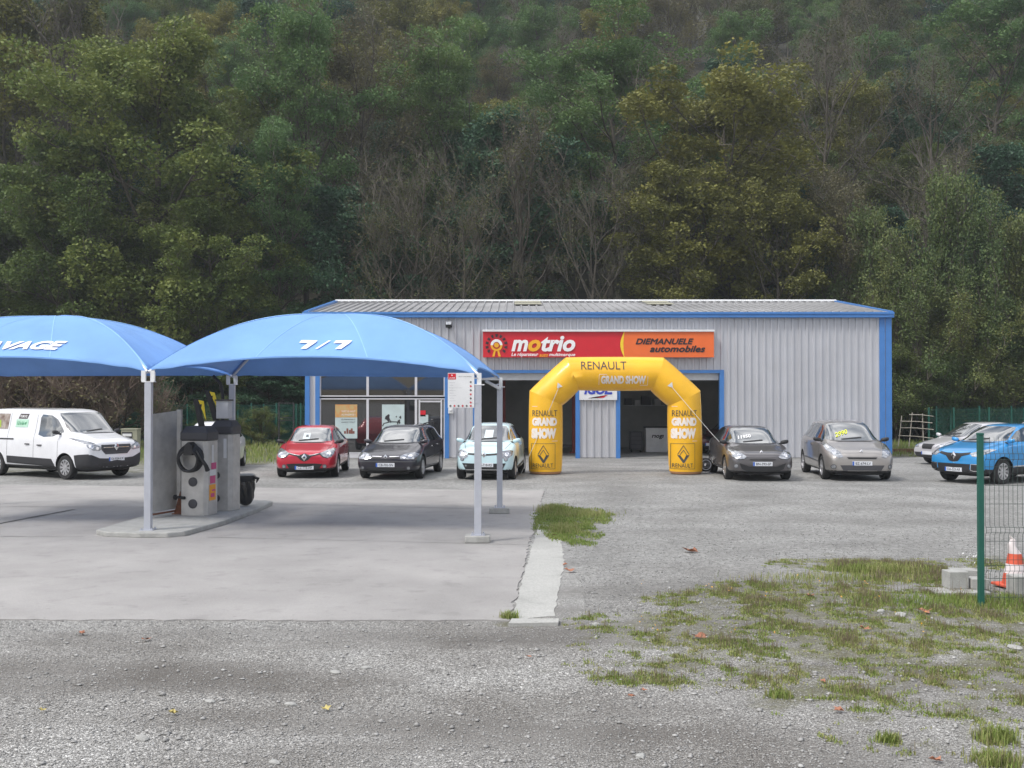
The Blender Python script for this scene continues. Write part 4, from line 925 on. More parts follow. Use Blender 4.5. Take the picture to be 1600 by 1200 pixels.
def car(spec, loc, rz_, label, cat='car'):
    S = spec; Lc, W, H, wb, fo, r = S['L'], S['W'] / 2, S['H'], S['wb'], S['fo'], S['r']
    T = empty(S['name'], (*loc, S.get('z', 0)), rz_, label, cat, S.get('group'))
    prof, belt = S['prof'], S['belt']
    st_ = sorted(set([0, .05, .16, .34, .6] + [p[0] for p in prof] + [Lc - .5, Lc - .22, Lc - .07, Lc] + [fo, fo + wb] + [1.5 + .45 * i for i in range(int((Lc - 2) / .45))]))
    st2 = [st_[0]]
    for s in st_[1:]:
        if s - st2[-1] > .045: st2.append(s)
    st_ = st2
    pf = S.get('plan') or [(0, .74), (.05, .83), (.16, .91), (.34, .965), (.7, 1), (Lc - .8, 1), (Lc - .4, .965), (Lc - .15, .90), (Lc, .78)]
    wtop = S['wtop']; zb0 = S.get('zb', .2)
    def section(s):
        zt = interp(prof, s); w_ = W * interp(pf, s); bl = interp(belt, s); Hh = H
        g_ = max(0.0, min(1.0, (zt - bl) / max(.12, (interp(S['roofz'], s) if 'roofz' in S else H - .05) - bl)))
        zb = zb0 + (.07 * max(0, 1 - s / .3)) + .10 * max(0, 1 - (Lc - s) / .5)
        be = min(bl, zt - .045 * (1 - g_) - .02)
        wr = w_ * ((.60 * (1 - g_)) + (wtop / W) * g_)
        zm = min(.58 * H / 1.5, be - .12)
        pts = [(0, zb), (w_ * .8, zb), (w_ * .955, zb + .05), (w_, zb + .18), (w_ * 1.0, zm), (w_ * .985, be - .07), (w_ * (.90 + .035 * g_), be), 
               (w_ * (.80 * (1 - g_)) + (w_ * .93 * .4 + wr * .6) * g_, be + (.022 * (1 - g_)) + (zt - .10 - be) * .55 * g_), (wr * (1 if g_ > .5 else .98), zt - .085 * g_ - .012 * (1 - g_)), (wr * (.85), zt - .022 * g_ - .004), (wr * .5, zt - .004), (0, zt)]
        return pts
    V = []; F = []
    secs = [section(s) for s in st_]; n = len(secs[0])
    idx = {}
    def vid(i, j, sg):
        if j in (0, n - 1): sg = 0
        if (i, j, sg) not in idx:
            y, z = secs[i][j]; idx[(i, j, sg)] = len(V); lean = 0
            if i == 0: lean = -.05 * abs((z - .45)) * 2 * .6
            V.append((fo - st_[i] + lean, y * (sg if sg else 0), z))
        return idx[(i, j, sg)]
    for i in range(len(st_) - 1):
        for j in range(n - 1):
            for sg in (1, -1):
                q = [vid(i, j, sg), vid(i + 1, j, sg), vid(i + 1, j + 1, sg), vid(i, j + 1, sg)]
                F.append(q if sg > 0 else q[::-1])
    for i, fl in ((0, 1), (len(st_) - 1, 0)):
        for j in range(n - 1):
            q = [vid(i, j, 1), vid(i, j + 1, 1), vid(i, j + 1, -1), vid(i, j, -1)]
            q = [a for k, a in enumerate(q) if a not in q[:k]]
            F.append(q if fl else q[::-1])
    me = bpy.data.meshes.new('b'); me.from_pydata(V, [], F); bm = bmesh.new(); bm.from_mesh(me); bmesh.ops.recalc_face_normals(bm, faces=bm.faces); bm.to_mesh(me); bm.free()
    o = link('b', me); md = o.modifiers.new('s', 'SUBSURF'); md.levels = 2; md.render_levels = 2
    dg = bpy.context.evaluated_depsgraph_get(); hull = bpy.data.meshes.new_from_object(o.evaluated_get(dg)); bpy.data.objects.remove(o)
    bm = bmesh.new(); bm.from_mesh(hull); bvh = BVHTree.FromBMesh(bm); bm.free()
    # wheel arches cut out of the hull
    o = link('b', hull); cuts = []
    ra = r + S.get('gap', .055)
    for xc in (0, -wb):
        for sg in (1, -1):
            c = MB(); yo = W + .1; yi = W - .27
            c.lathe([(0, min(yo * sg, yi * sg)), (ra, min(yo * sg, yi * sg)), (ra, max(yo * sg, yi * sg)), (0, max(yo * sg, yi * sg))], (xc, 0, r), 'y', 36)
            bmc = c.build('c', M['black']); bm = bmesh.new(); bm.from_mesh(bmc.data); bmesh.ops.remove_doubles(bm, verts=bm.verts, dist=1e-5); bmesh.ops.recalc_face_normals(bm, faces=bm.faces); bm.to_mesh(bmc.data); bm.free()
            cuts.append(bmc); md = o.modifiers.new('c', 'BOOLEAN'); md.object = bmc; md.operation = 'DIFFERENCE'; md.solver = 'EXACT'
    dg = bpy.context.evaluated_depsgraph_get(); body = bpy.data.meshes.new_from_object(o.evaluated_get(dg))
    for c in [o] + cuts: bpy.data.objects.remove(c)
    body.materials.clear()
    for m_ in (S['paint'], M['black'], M['dark']): body.materials.append(m_)
    low = S.get('lower', 0)
    for p in body.polygons:
        c = p.center; k = 0
        if c.z < zb0 + .09: k = 2
        for xc in (0, -wb):
            d = math.hypot(c.x - xc, c.z - r)
            if d < ra + .004 and abs(c.y) < W - .012 and (abs(p.normal.y) > .9 and abs(c.y) < W - .2 or abs(d - ra) < .02): k = 1
        if low and c.z < low and abs(p.normal.z) < .99 and not k: k = 2
        p.material_index = k; p.use_smooth = True
    sharp(body, 40); bo = link('body', body, T)

    # ---- panels laid on the bodywork
    def conf(name, poly, mt, view, off=.006, par=T, mx=.07, rim=None):
        """poly in (y, z) for view 'f' (front) / 'r' (rear), (x, z) for 'l'/'rt' sides, (x, y) for 't' (top)"""
        bm = bmesh.new(); vs = [bm.verts.new((a, b, 0)) for a, b in poly]; f = bm.faces.new(vs); f.normal_update()
        bmesh.ops.triangulate(bm, faces=[f])
        for _ in range(5):
            es = [e for e in bm.edges if e.calc_length() > mx]
            if not es: break
            bmesh.ops.subdivide_edges(bm, edges=es, cuts=1); bmesh.ops.triangulate(bm, faces=bm.faces)
        vv = []
        for v in bm.verts:
            a, b = v.co.x, v.co.y
            if view == 'f': org, d = Vector((fo + 1, a, b)), Vector((-1, 0, 0))
            elif view == 'r': org, d = Vector((fo - Lc - 1, a, b)), Vector((1, 0, 0))
            elif view == 't': org, d = Vector((a, b, H + 1)), Vector((0, 0, -1))
            else: sg = 1 if view == 'l' else -1; org, d = Vector((a, sg * (W + 1), b)), Vector((0, -sg, 0))
            h_ = bvh.ray_cast(org, d)
            if h_[0] is None: h_ = bvh.find_nearest(org + d * (1 if view != 't' else .5))
            nn = h_[1] if h_[1].dot(d) < 0 else -h_[1]
            vv.append(tuple(h_[0] + nn * off))
        m_ = MB(); m_.add(vv, [[v.index for v in f.verts] for f in bm.faces]); bm.free()
        # orient and give it a lip so it has thickness
        me = bpy.data.meshes.new(name); me.from_pydata(m_.v, [], m_.f); bm = bmesh.new(); bm.from_mesh(me)
        dd = {'f': Vector((1, 0, 0)), 'r': Vector((-1, 0, 0)), 't': Vector((0, 0, 1)), 'l': Vector((0, 1, 0)), 'rt': Vector((0, -1, 0))}[view]
        bm.normal_update()
        if sum((f.normal.dot(dd) for f in bm.faces)) < 0: bmesh.ops.reverse_faces(bm, faces=bm.faces)
        bm.normal_update(); edge = [e for e in bm.edges if e.is_boundary]; cn = {v: v.normal.copy() for e in edge for v in e.verts}
        ex = bmesh.ops.extrude_edge_only(bm, edges=edge); 
        newv = [g_ for g_ in ex['geom'] if isinstance(g_, bmesh.types.BMVert)]
        for v in newv:
            src = min(cn, key=lambda q: (q.co - v.co).length_squared); v.co = v.co - cn[src] * (off + .012)
        bm.to_mesh(me); bm.free(); me.materials.append(mt)
        me.polygons.foreach_set('use_smooth', [True] * len(me.polygons)); sharp(me, 50)
        return link(name, me, par)
    def sym(name, poly, mt, view='f', **k):
        if view == 'f': return [conf(name, poly, mt, 'f', **k), conf(name, [(-a, b) for a, b in poly][::-1], mt, 'f', **k)]
        return [conf(name, poly, mt, 'l', **k), conf(name, poly, mt, 'rt', **k)]
    def circ(cx, cz, r_, n=12, k=1): return [(cx + r_ * math.cos(2 * math.pi * i / n), cz + r_ * k * math.sin(2 * math.pi * i / n)) for i in range(n)]
    # windscreen between bonnet and roof
    wz0, wz1, wy0, wy1 = S['ws']
    ws = conf('windscreen', [(-wy0, wz0 + .015), (-wy0 * .6, wz0 - .012), (0, wz0 - .02), (wy0 * .6, wz0 - .012), (wy0, wz0 + .015), (wy1 + .02, wz1 - .07), (wy1 - .03, wz1 - .012), (wy1 * .5, wz1 + .004), (-wy1 * .5, wz1 + .004), (-wy1 + .03, wz1 - .012), (-wy1 - .02, wz1 - .07)], M['carglass'], 'f', off=.005)
    for sg in (1, -1):     # gap round the bonnet
        ya, yb = W * .66, wy0 + .04; xa, xb = fo - .30, fo - interp([(z_, s_) for s_, z_ in prof[:8]], wz0) + .02
        conf('bonnet_seam', [(xa, sg * ya), (xb, sg * yb), (xb, sg * (yb + .012)), (xa, sg * (ya + .012))], M['black'], 't', off=.002, mx=.15)
        conf('wiper', [(sg * .02 - .30, wz0 + .01), (sg * .02 + .22, wz0 + .055), (sg * .02 + .22, wz0 + .075), (sg * .02 - .30, wz0 + .03)], M['black'], 'f', off=.016)
    # dark scuttle with wipers
    conf('wiper_scuttle', [(-wy0 + .03, wz0 - .01), (-wy0 * .6, wz0 - .042), (wy0 * .6, wz0 - .042), (wy0 - .03, wz0 - .01), (wy0 * .6, wz0 - .022), (-wy0 * .6, wz0 - .022)], M['black'], 'f', off=.004)
    for poly in S['side']: 
        for sd_ in ('l', 'rt'): conf('side_window', [(fo - s, z) for s, z in poly], M['carglass'], sd_, off=.004)
    for nm, poly, mt in S.get('front', []):
        sym(nm, poly, mt, 'f', off=.012 if nm == 'headlight' else .015 if nm == 'fog_panel' else .008)
    for nm, poly, mt in S.get('mid', []): conf(nm, poly, mt, 'f', off=.011 if 'chrome' not in nm else .016)
    for nm, poly, mt in S.get('flank', []):
        for sd_ in ('l', 'rt'): conf(nm, [(fo - s, z) for s, z in poly], mt, sd_, off=.008)
    # headlight inner lens
    for (cy, cz, rr_) in S.get('bulb', []):
        for sg in (1, -1): conf('lamp_lens', circ(cy * sg, cz, rr_), M['chrome'], 'f', off=.016)
    for (cy, cz, rr_) in S.get('fog', []):
        for sg in (1, -1):
            conf('fog_light_surround', circ(cy * sg, cz, rr_ * 1.35), M['darkgrey'], 'f', off=.008); conf('fog_light', circ(cy * sg, cz, rr_), M['lamp'], 'f', off=.012)
    ez, eh = S['emblem']; ew = eh * .38
    if S.get('diamond', True):
        m_ = MB(); xh = bvh.ray_cast(Vector((fo + 1, 0, ez)), Vector((-1, 0, 0)))[0].x + .018
        o_ = [(0, eh / 2), (ew, 0), (0, -eh / 2), (-ew, 0)]; i_ = [(0.0, eh * .2), (ew * .38, 0), (0, -eh * .2), (-ew * .38, 0)]
        m_.add([(xh, a, ez + b) for a, b in o_] + [(xh + .012, a, ez + b) for a, b in i_] + [(xh - .03, a, ez + b) for a, b in o_] + [(xh - .02, a, ez + b) for a, b in i_],
               [(i, (i + 1) % 4, (i + 1) % 4 + 4, i + 4) for i in range(4)] + [(i, (i + 1) % 4, (i + 1) % 4 + 8, i + 8) for i in range(4)] + [(i + 4, (i + 1) % 4 + 4, (i + 1) % 4 + 12, i + 12) for i in range(4)])
        m_.build('emblem', M['chrome'], T)
    pz = S['plate']; 
    if pz:
        xh = max(bvh.ray_cast(Vector((fo + 1, a, pz)), Vector((-1, 0, 0)))[0].x for a in (0, .2)) + .012
        m_ = MB(); m_.box(xh - .03, xh, -.26, .26, pz - .055, pz + .055); pl = m_.build('number_plate', M['plate'], T, bevel=.004)
        m_ = MB(); m_.add([(xh + .002, -.26 + .0, pz - .053), (xh + .002, -.215, pz - .053), (xh + .002, -.215, pz + .053), (xh + .002, -.26, pz + .053)], [(0, 1, 2, 3)]); m_.build('plate_band', M['plateblue'], pl)
        if S.get('reg'): text('plate_lettering', S['reg'], M['platetext'], pl, lambda a, b: (xh + .003, a + .02, pz + b), width=.40, height=.07, bold=.01)
    # mirrors
    mx_, mz = S['mirror']
    for sg in (1, -1):
        yb = abs(bvh.ray_cast(Vector((mx_, sg * (W + 1), mz - .05)), Vector((0, -sg, 0)))[0].y)
        bm = bmesh.new(); bmesh.ops.create_uvsphere(bm, u_segments=16, v_segments=10, radius=1)
        for v in bm.verts:
            c = v.co; x = c.x; c.x = (c.x * .065 if c.x > 0 else c.x * .025) - abs(c.y) * .02; c.y = sg * (yb + .145) + math.copysign(abs(c.y) ** .7, c.y) * .115; c.z = mz + math.copysign(abs(c.z) ** .7, c.z) * .058 + sg * (c.y - sg * (yb + .15)) * .15
        me = bpy.data.meshes.new('mirror'); bm.to_mesh(me); bm.free(); me.materials.append(S.get('mirrorc', S['paint'])); me.polygons.foreach_set('use_smooth', [True] * len(me.polygons)); mo = link('mirror', me, T)
        me.transform(Matrix.Translation((mx_, 0, 0)))
        m_ = MB(); m_.tube([(mx_ + .0, sg * (yb - .02), mz - .06), (mx_ - .01, sg * (yb + .1), mz - .03)], [.03, .022], 6); m_.build('mirror_arm', M['black'], mo)
    for s_, z_ in S['handles']:
        for sd_ in ('l', 'rt'): conf('door_handle', [(fo - s_ - .09, z_ - .016), (fo - s_ + .09, z_ - .016), (fo - s_ + .09, z_ + .016), (fo - s_ - .09, z_ + .016)], S.get('handlec', S['paint']), sd_, off=.03, mx=.2)
    seam = M['black']
    for s_, z0, z1 in S['seams']:
        for sd_ in ('l', 'rt'): conf('door_seam', [(fo - s_ - .005, z0), (fo - s_ + .005, z0), (fo - s_ + .005, z1), (fo - s_ - .005, z1)], seam, sd_, off=.002, mx=.12)
    for xc in (0, -wb):
        for sg in (1, -1): wheel(T, xc, sg * (W - .115 - S.get('inset', 0)), r, sg, S.get('spokes', 9))
    # dark underside
    m_ = MB(); m_.box(fo - Lc + .35, fo - .35, -W + .3, W - .3, zb0 - .04, zb0 + .06); m_.build('underbody', M['black'], T)
    T['_x'] = 0
    del T['_x']
    return T, conf, bvh

def P_(*a): return list(a)
RN = dict(
 red=dict(name='parked_car', L=4.06, W=1.73, H=1.45, wb=2.59, fo=.84, r=.31, wtop=.58, spokes=8, paint=paint('red_car_paint', (.50, .006, .03), .25), mirrorc=M['black'],
    prof=[(0, .62), (.05, .70), (.16, .76), (.34, .81), (.6, .875), (.92, .95), (1.05, 1.0), (1.45, 1.22), (1.85, 1.41), (2.1, 1.447), (2.7, 1.45), (3.3, 1.40), (3.65, 1.25), (3.9, .98), (4.0, .85), (4.06, .7)],
    belt=[(0, .8), (.9, .92), (2.5, .98), (4, 1.0)], ws=(1.0, 1.37, .62, .50), emblem=(.60, .21), plate=.31, reg='CZ-118-AH', mirror=(-.30, 1.0),
    side=[[(1.30, .98), (1.75, 1.28), (2.05, 1.35), (2.28, 1.36), (2.28, .99)], [(2.34, .99), (2.34, 1.36), (2.75, 1.34), (3.15, 1.20), (3.10, 1.02)]],
    front=[('headlight', [(.42, .70), (.52, .62), (.64, .58), (.73, .60), (.78, .68), (.80, .80), (.74, .83), (.62, .79), (.50, .74)], M['lamp']), ('headlight_rim', [(.40, .69), (.50, .60), (.64, .565), (.64, .58), (.52, .625), (.43, .70)], M['black'])],
    mid=[('grille', [(-.44, .715), (-.44, .675), (-.2, .62), (-.10, .52), (0, .48), (.10, .52), (.2, .62), (.44, .675), (.44, .715), (.2, .665), (.12, .66), (0, .70), (-.12, .66), (-.2, .665)], M['black']),
         ('bumper_intake', [(-.50, .41), (-.40, .26), (.40, .26), (.50, .41), (.30, .425), (-.30, .425)], M['black']), ('chrome_bar', [(-.42, .705), (-.42, .697), (-.2, .65), (-.13, .645), (-.13, .655), (-.2, .66)], M['chrome']), ('chrome_bar', [(.42, .705), (.42, .697), (.2, .65), (.13, .645), (.13, .655), (.2, .66)], M['chrome'])],
    bulb=[(.66, .68, .05)], fog=[(.56, .345, .045)], flank=[('side_strip', [(1.2, .33), (2.9, .36), (2.9, .30), (1.2, .27)], M['black'])],
    handles=[(2.15, .83)], seams=[(1.18, .35, .92), (2.31, .33, .97), (3.0, .5, .97)]),
 estate=dict(name='parked_car', L=4.50, W=1.78, H=1.47, wb=2.69, fo=.87, r=.32, wtop=.60, spokes=7, paint=paint('dark_car_paint', (.014, .012, .022), .3), handlec=M['chrome'],
    prof=[(0, .60), (.05, .66), (.16, .72), (.34, .78), (.7, .87), (1.0, .945), (1.12, .99), (1.6, 1.24), (1.95, 1.41), (2.2, 1.455), (2.9, 1.47), (3.7, 1.45), (4.1, 1.40), (4.25, 1.2), (4.4, .98), (4.5, .75)],
    belt=[(0, .8), (1, .92), (2.5, .97), (4.4, 1.0)], ws=(1.0, 1.38, .66, .53), emblem=(.635, .15), plate=.42, reg='CB-702-SN', mirror=(-.38, 1.02),
    side=[[(1.45, .99), (1.85, 1.27), (2.15, 1.37), (2.42, 1.38), (2.42, 1.0)], [(2.49, 1.0), (2.49, 1.38), (3.1, 1.37), (3.22, 1.30), (3.24, 1.02)], [(3.31, 1.03), (3.28, 1.30), (3.7, 1.35), (3.95, 1.32), (4.02, 1.06)]],
    front=[('headlight', [(.40, .66), (.42, .58), (.76, .575), (.82, .64), (.84, .70), (.74, .745), (.55, .725)], M['lamp']),
           ('grille', [(.10, .655), (.38, .66), (.38, .645), (.12, .632)], M['chrome']), ('grille', [(.12, .625), (.38, .635), (.38, .585), (.18, .59)], M['black'])],
    mid=[('bumper_intake', [(-.52, .36), (-.44, .27), (.44, .27), (.52, .36)], M['black']), ('bumper_band', [(-.80, .53), (-.80, .50), (.80, .50), (.80, .53)], M['darkgrey'])],
    bulb=[(.52, .64, .045), (.66, .65, .05)], fog=[(.64, .34, .035)], flank=[('side_strip', [(1.25, .56), (3.2, .62), (3.2, .59), (1.25, .53)], M['chrome'])],
    handles=[(2.25, .86), (3.05, .88)], seams=[(1.3, .35, .95), (2.45, .33, .98), (3.27, .6, .98)]),
 mint=dict(name='parked_car', L=3.60, W=1.65, H=1.55, wb=2.49, fo=.62, r=.30, wtop=.56, spokes=10, paint=paint('pale_blue_car_paint', (.55, .74, .79), .0),
    prof=[(0, .66), (.05, .76), (.16, .84), (.34, .90), (.55, .95), (.72, 1.0), (.82, 1.05), (1.15, 1.27), (1.45, 1.48), (1.7, 1.535), (2.2, 1.55), (2.8, 1.51), (3.15, 1.42), (3.4, 1.15), (3.52, .95), (3.6, .75)],
    belt=[(0, .85), (.7, .97), (2.5, 1.04), (3.5, 1.06)], ws=(1.06, 1.46, .61, .48), emblem=(.70, .17), plate=.42, reg='DH-718-RS', mirror=(-.30, 1.06),
    side=[[(1.08, 1.04), (1.4, 1.34), (1.65, 1.44), (1.95, 1.45), (1.95, 1.05)], [(2.01, 1.05), (2.01, 1.45), (2.5, 1.43), (2.85, 1.30), (2.7, 1.10)]],
    front=[('headlight', [(.44, .66), (.52, .60), (.66, .60), (.75, .68), (.76, .79), (.66, .82), (.50, .79)], M['lamp'])],
    mid=[('grille', [(-.45, .745), (-.45, .70), (-.1, .675), (.1, .675), (.45, .70), (.45, .745), (.12, .72), (-.12, .72)], M['black']), ('bumper_intake', [(-.60, .47), (-.50, .28), (.50, .28), (.60, .47), (.3, .46), (-.3, .46)], M['black']),
         ('chrome_bar', [(-.5, .30), (-.5, .283), (.5, .283), (.5, .30)], M['chrome'])],
    bulb=[(.62, .71, .055)], fog=[(.60, .575, .04), (.50, .40, .03)], flank=[('side_strip', [(.95, .34), (2.6, .42), (2.6, .36), (.95, .27)], M['black'])],
    handles=[(1.85, .92)], seams=[(.88, .4, .98), (1.98, .35, 1.03), (2.75, .5, 1.05)]),
 hatch=dict(name='parked_car', L=4.30, W=1.80, H=1.47, wb=2.64, fo=.86, r=.32, wtop=.59, spokes=7, paint=paint('grey_brown_car_paint', (.105, .098, .102), .45), mirrorc=M['black'],
    prof=[(0, .64), (.05, .72), (.16, .77), (.34, .82), (.7, .89), (.98, .955), (1.1, 1.0), (1.55, 1.23), (1.95, 1.415), (2.2, 1.46), (2.8, 1.47), (3.5, 1.42), (3.85, 1.28), (4.1, 1.0), (4.22, .88), (4.3, .7)],
    belt=[(0, .8), (1, .93), (2.5, 1.0), (4.2, 1.04)], ws=(1.0, 1.39, .68, .52), emblem=(.78, .13), plate=.475, reg='BN-393-SP', mirror=(-.36, 1.02),
    side=[[(1.45, 1.0), (1.85, 1.27), (2.1, 1.37), (2.35, 1.385), (2.35, 1.02)], [(2.42, 1.02), (2.42, 1.385), (2.9, 1.37), (3.3, 1.28), (3.5, 1.16), (3.25, 1.06)]],
    front=[('headlight', [(.42, .66), (.50, .61), (.66, .60), (.78, .66), (.84, .76), (.80, .84), (.68, .82), (.52, .74)], M['lamp']), ('headlight_rim', [(.40, .655), (.5, .595), (.66, .585), (.78, .64), (.78, .66), (.66, .60), (.5, .61), (.42, .66)], M['black'])],
    mid=[('grille', [(-.36, .60), (-.32, .575), (.32, .575), (.36, .60)], M['black']), ('bumper_intake', [(-.62, .50), (-.56, .34), (-.38, .27), (.38, .27), (.56, .34), (.62, .50), (.36, .41), (-.36, .41)], M['black'])],
    bulb=[(.62, .69, .05), (.74, .74, .035)], fog=[(.70, .42, .045)], handles=[(2.2, .88), (3.05, .90)], seams=[(1.28, .35, .95), (2.38, .33, 1.0), (3.3, .62, 1.04)]),
 mpv=dict(name='parked_car', L=4.50, W=1.84, H=1.62, wb=2.77, fo=.88, r=.33, wtop=.61, spokes=6, paint=paint('beige_grey_car_paint', (.33, .31, .295), .45), mirrorc=M['black'],
    prof=[(0, .66), (.05, .75), (.16, .82), (.34, .88), (.6, .95), (.9, 1.03), (1.02, 1.08), (1.5, 1.35), (1.9, 1.54), (2.2, 1.60), (2.9, 1.62), (3.7, 1.59), (4.1, 1.5), (4.3, 1.2), (4.42, 1.0), (4.5, .8)],
    belt=[(0, .85), (.95, 1.0), (2.5, 1.06), (4.4, 1.1)], ws=(1.08, 1.53, .70, .54), emblem=(.80, .14), plate=.49, reg='BZ-674-LV', mirror=(-.42, 1.09),
    side=[[(1.35, 1.06), (1.75, 1.33), (2.1, 1.49), (2.42, 1.52), (2.42, 1.08)], [(2.49, 1.08), (2.49, 1.52), (3.15, 1.51), (3.22, 1.1)], [(3.3, 1.1), (3.25, 1.50), (3.8, 1.45), (4.0, 1.33), (3.9, 1.16)]],
    front=[('headlight', [(.50, .66), (.60, .63), (.74, .70), (.85, .84), (.86, .98), (.80, .99), (.70, .92), (.56, .80)], M['lamp'])],
    mid=[('grille', [(-.40, .655), (-.36, .61), (.36, .61), (.40, .655)], M['black']), ('bumper_intake', [(-.58, .44), (-.50, .30), (.50, .30), (.58, .44)], M['darkgrey'])],
    bulb=[(.70, .78, .055), (.78, .90, .035)], fog=[(.74, .40, .05)], flank=[('side_strip', [(1.25, .50), (3.2, .54), (3.2, .51), (1.25, .47)], M['darkgrey'])],
    handles=[(2.25, .93), (3.1, .95)], seams=[(1.22, .35, 1.0), (2.455, .33, 1.06), (3.26, .64, 1.08)]),
 blue=dict(name='parked_car', L=4.12, W=1.78, H=1.56, wb=2.60, fo=.84, r=.335, wtop=.60, spokes=10, zb=.24, paint=paint('bright_blue_car_paint', (.02, .27, .62), .25),
    prof=[(0, .74), (.05, .82), (.16, .88), (.34, .94), (.6, 1.0), (.9, 1.06), (1.02, 1.10), (1.45, 1.33), (1.85, 1.50), (2.1, 1.545), (2.7, 1.56), (3.3, 1.52), (3.7, 1.38), (3.95, 1.08), (4.05, .95), (4.12, .8)],
    belt=[(0, .9), (.9, 1.03), (2.5, 1.08), (4, 1.12)], ws=(1.10, 1.48, .65, .53), emblem=(.74, .21), plate=.375, reg='DA-523-AR', mirror=(-.32, 1.12),
    side=[[(1.30, 1.09), (1.75, 1.36), (2.05, 1.46), (2.35, 1.475), (2.35, 1.10)], [(2.42, 1.10), (2.42, 1.475), (2.9, 1.45), (3.25, 1.33), (3.1, 1.14)]],
    front=[('headlight', [(.46, .80), (.56, .73), (.70, .73), (.80, .80), (.83, .90), (.74, .92), (.6, .86)], M['lamp']),
           ('fog_light_surround', [(.52, .54), (.50, .37), (.60, .34), (.78, .36), (.80, .54)], M['chrome']), ('fog_panel', [(.54, .52), (.525, .39), (.60, .365), (.76, .38), (.78, .52)], M['black'])],
    mid=[('grille', [(-.46, .83), (-.46, .78), (-.24, .73), (-.13, .60), (0, .575), (.13, .60), (.24, .73), (.46, .78), (.46, .83), (.2, .80), (-.2, .80)], M['black']), ('bumper_intake', [(-.50, .53), (-.46, .30), (.46, .30), (.50, .53)], M['black'])],
    bulb=[(.66, .81, .05)], fog=[(.62, .45, .035)], flank=[('side_strip', [(1.22, .47), (3.0, .53), (3.0, .50), (1.22, .44)], M['chrome']), ('sill_cladding', [(1.22, .43), (3.0, .49), (3.0, .26), (1.22, .26)], M['dark'])],
    lower=.40, handles=[(2.2, .95), (3.0, .98)], seams=[(1.2, .45, 1.02), (2.385, .45, 1.08), (3.1, .6, 1.1)]),
 silver=dict(name='parked_car', L=3.98, W=1.70, H=1.44, wb=2.46, fo=.80, r=.30, wtop=.57, spokes=6, paint=paint('silver_car_paint', (.62, .61, .63), .4), diamond=False,
    prof=[(0, .60), (.05, .68), (.16, .73), (.34, .78), (.6, .84), (.95, .92), (1.08, .97), (1.5, 1.2), (1.9, 1.395), (2.1, 1.43), (2.7, 1.44), (3.3, 1.39), (3.6, 1.24), (3.8, 1.0), (3.9, .86), (3.98, .7)],
    belt=[(0, .78), (.95, .9), (2.5, .95), (3.9, .98)], ws=(.98, 1.36, .62, .50), emblem=(.62, .10), plate=.40, mirror=(-.34, .99),
    side=[[(1.40, .96), (1.8, 1.24), (2.05, 1.34), (2.3, 1.35), (2.3, .97)], [(2.36, .97), (2.36, 1.35), (2.8, 1.33), (3.2, 1.2), (3.1, 1.0)]],
    front=[('headlight', [(.40, .60), (.62, .58), (.74, .66), (.78, .78), (.66, .78), (.50, .70)], M['lamp'])],
    mid=[('grille', [(-.28, .70), (-.22, .54), (.22, .54), (.28, .70)], M['black']), ('bumper_intake', [(-.62, .42), (-.56, .27), (.56, .27), (.62, .42)], M['black'])],
    bulb=[(.60, .66, .05)], handles=[(2.15, .82)], seams=[(1.2, .35, .9), (2.33, .33, .95)]),
)
gp = 'cars parked nose out in a row before the workshop'
for k in ('red', 'estate', 'mint', 'hatch', 'mpv'): RN[k]['group'] = gp
def face(deg): return R(-90 + deg)       # 0 looks straight at the camera, positive turns the nose to the right of the picture
def lettering_ws(T, bvh, s, y0, z0, wd, hh, mt, shear=.2, rot=0, bold=.03):
    def fn(a, b):
        y, z = y0 + a, z0 + b + a * rot; h = bvh.ray_cast(Vector((3, y, z)), Vector((-1, 0, 0)))
        return tuple(h[0] + Vector((.012, 0, .014)))
    text('windscreen_lettering', s, mt, T, fn, width=wd, height=hh, shear=shear, bold=bold, maxe=.06)
def sheet_ws(T, conf, y0, y1, z0, z1, mt): return conf('paper_sheet', [(y0, z0), (y1, z0), (y1, z1), (y0, z1)], mt, 'f', off=.009, mx=.1)
yw = mat('windscreen_yellow', (.62, .66, .06), .6)
paper = mat('paper_sheet', (.60, .66, .68), .6)
T, cf, bv = car(RN['red'], (-5.83, 30.3), face(2.5), 'glossy red hatchback parked left of the dark estate car')
s_ = sheet_ws(T, cf, -.22, -.02, 1.06, 1.22, paper)
text('price_lettering', '5R', M['ink'], s_, lambda a, b: tuple(bv.ray_cast(Vector((3, -.10 + a, 1.14 + b)), Vector((-1, 0, 0)))[0] + Vector((.016, 0, .016))), width=.08, height=.06, bold=.03)
T, cf, bv = car(RN['estate'], (-3.36, 29.75), face(-7), 'dark estate car with roof rails parked before the shop front')
for sg in (1, -1):
    m_ = MB(); m_.tube([(-1.25, sg * .60, 1.43), (-1.4, sg * .60, 1.50), (-2.2, sg * .60, 1.53), (-3.0, sg * .58, 1.51), (-3.15, sg * .58, 1.43)], .016, 6); m_.build('roof_rail', M['black'], T, smooth=True)
T, cf, bv = car(RN['mint'], (-.70, 29.5), face(-6.5), 'pale mint blue small car parked between the canopy posts and the yellow arch')
sheet_ws(T, cf, -.12, .12, 1.12, 1.34, paper)
T, cf, bv = car(RN['hatch'], (6.78, 29.3), face(-2), 'grey brown hatchback with white numbers on the windscreen, right of the yellow arch')
lettering_ws(T, bv, '11950', -.24, 1.15, .38, .085, M['textwhite'], rot=.12)
T, cf, bv = car(RN['mpv'], (9.50, 29.3), face(-5), 'beige grey people carrier with yellow numbers on the windscreen before the grey wall')
lettering_ws(T, bv, '2990', -.27, 1.25, .38, .115, yw, rot=.28)
T, cf, bv = car(RN['blue'], (12.38, 28.3), face(-61), 'bright blue crossover car parked at the right behind the wire fence')
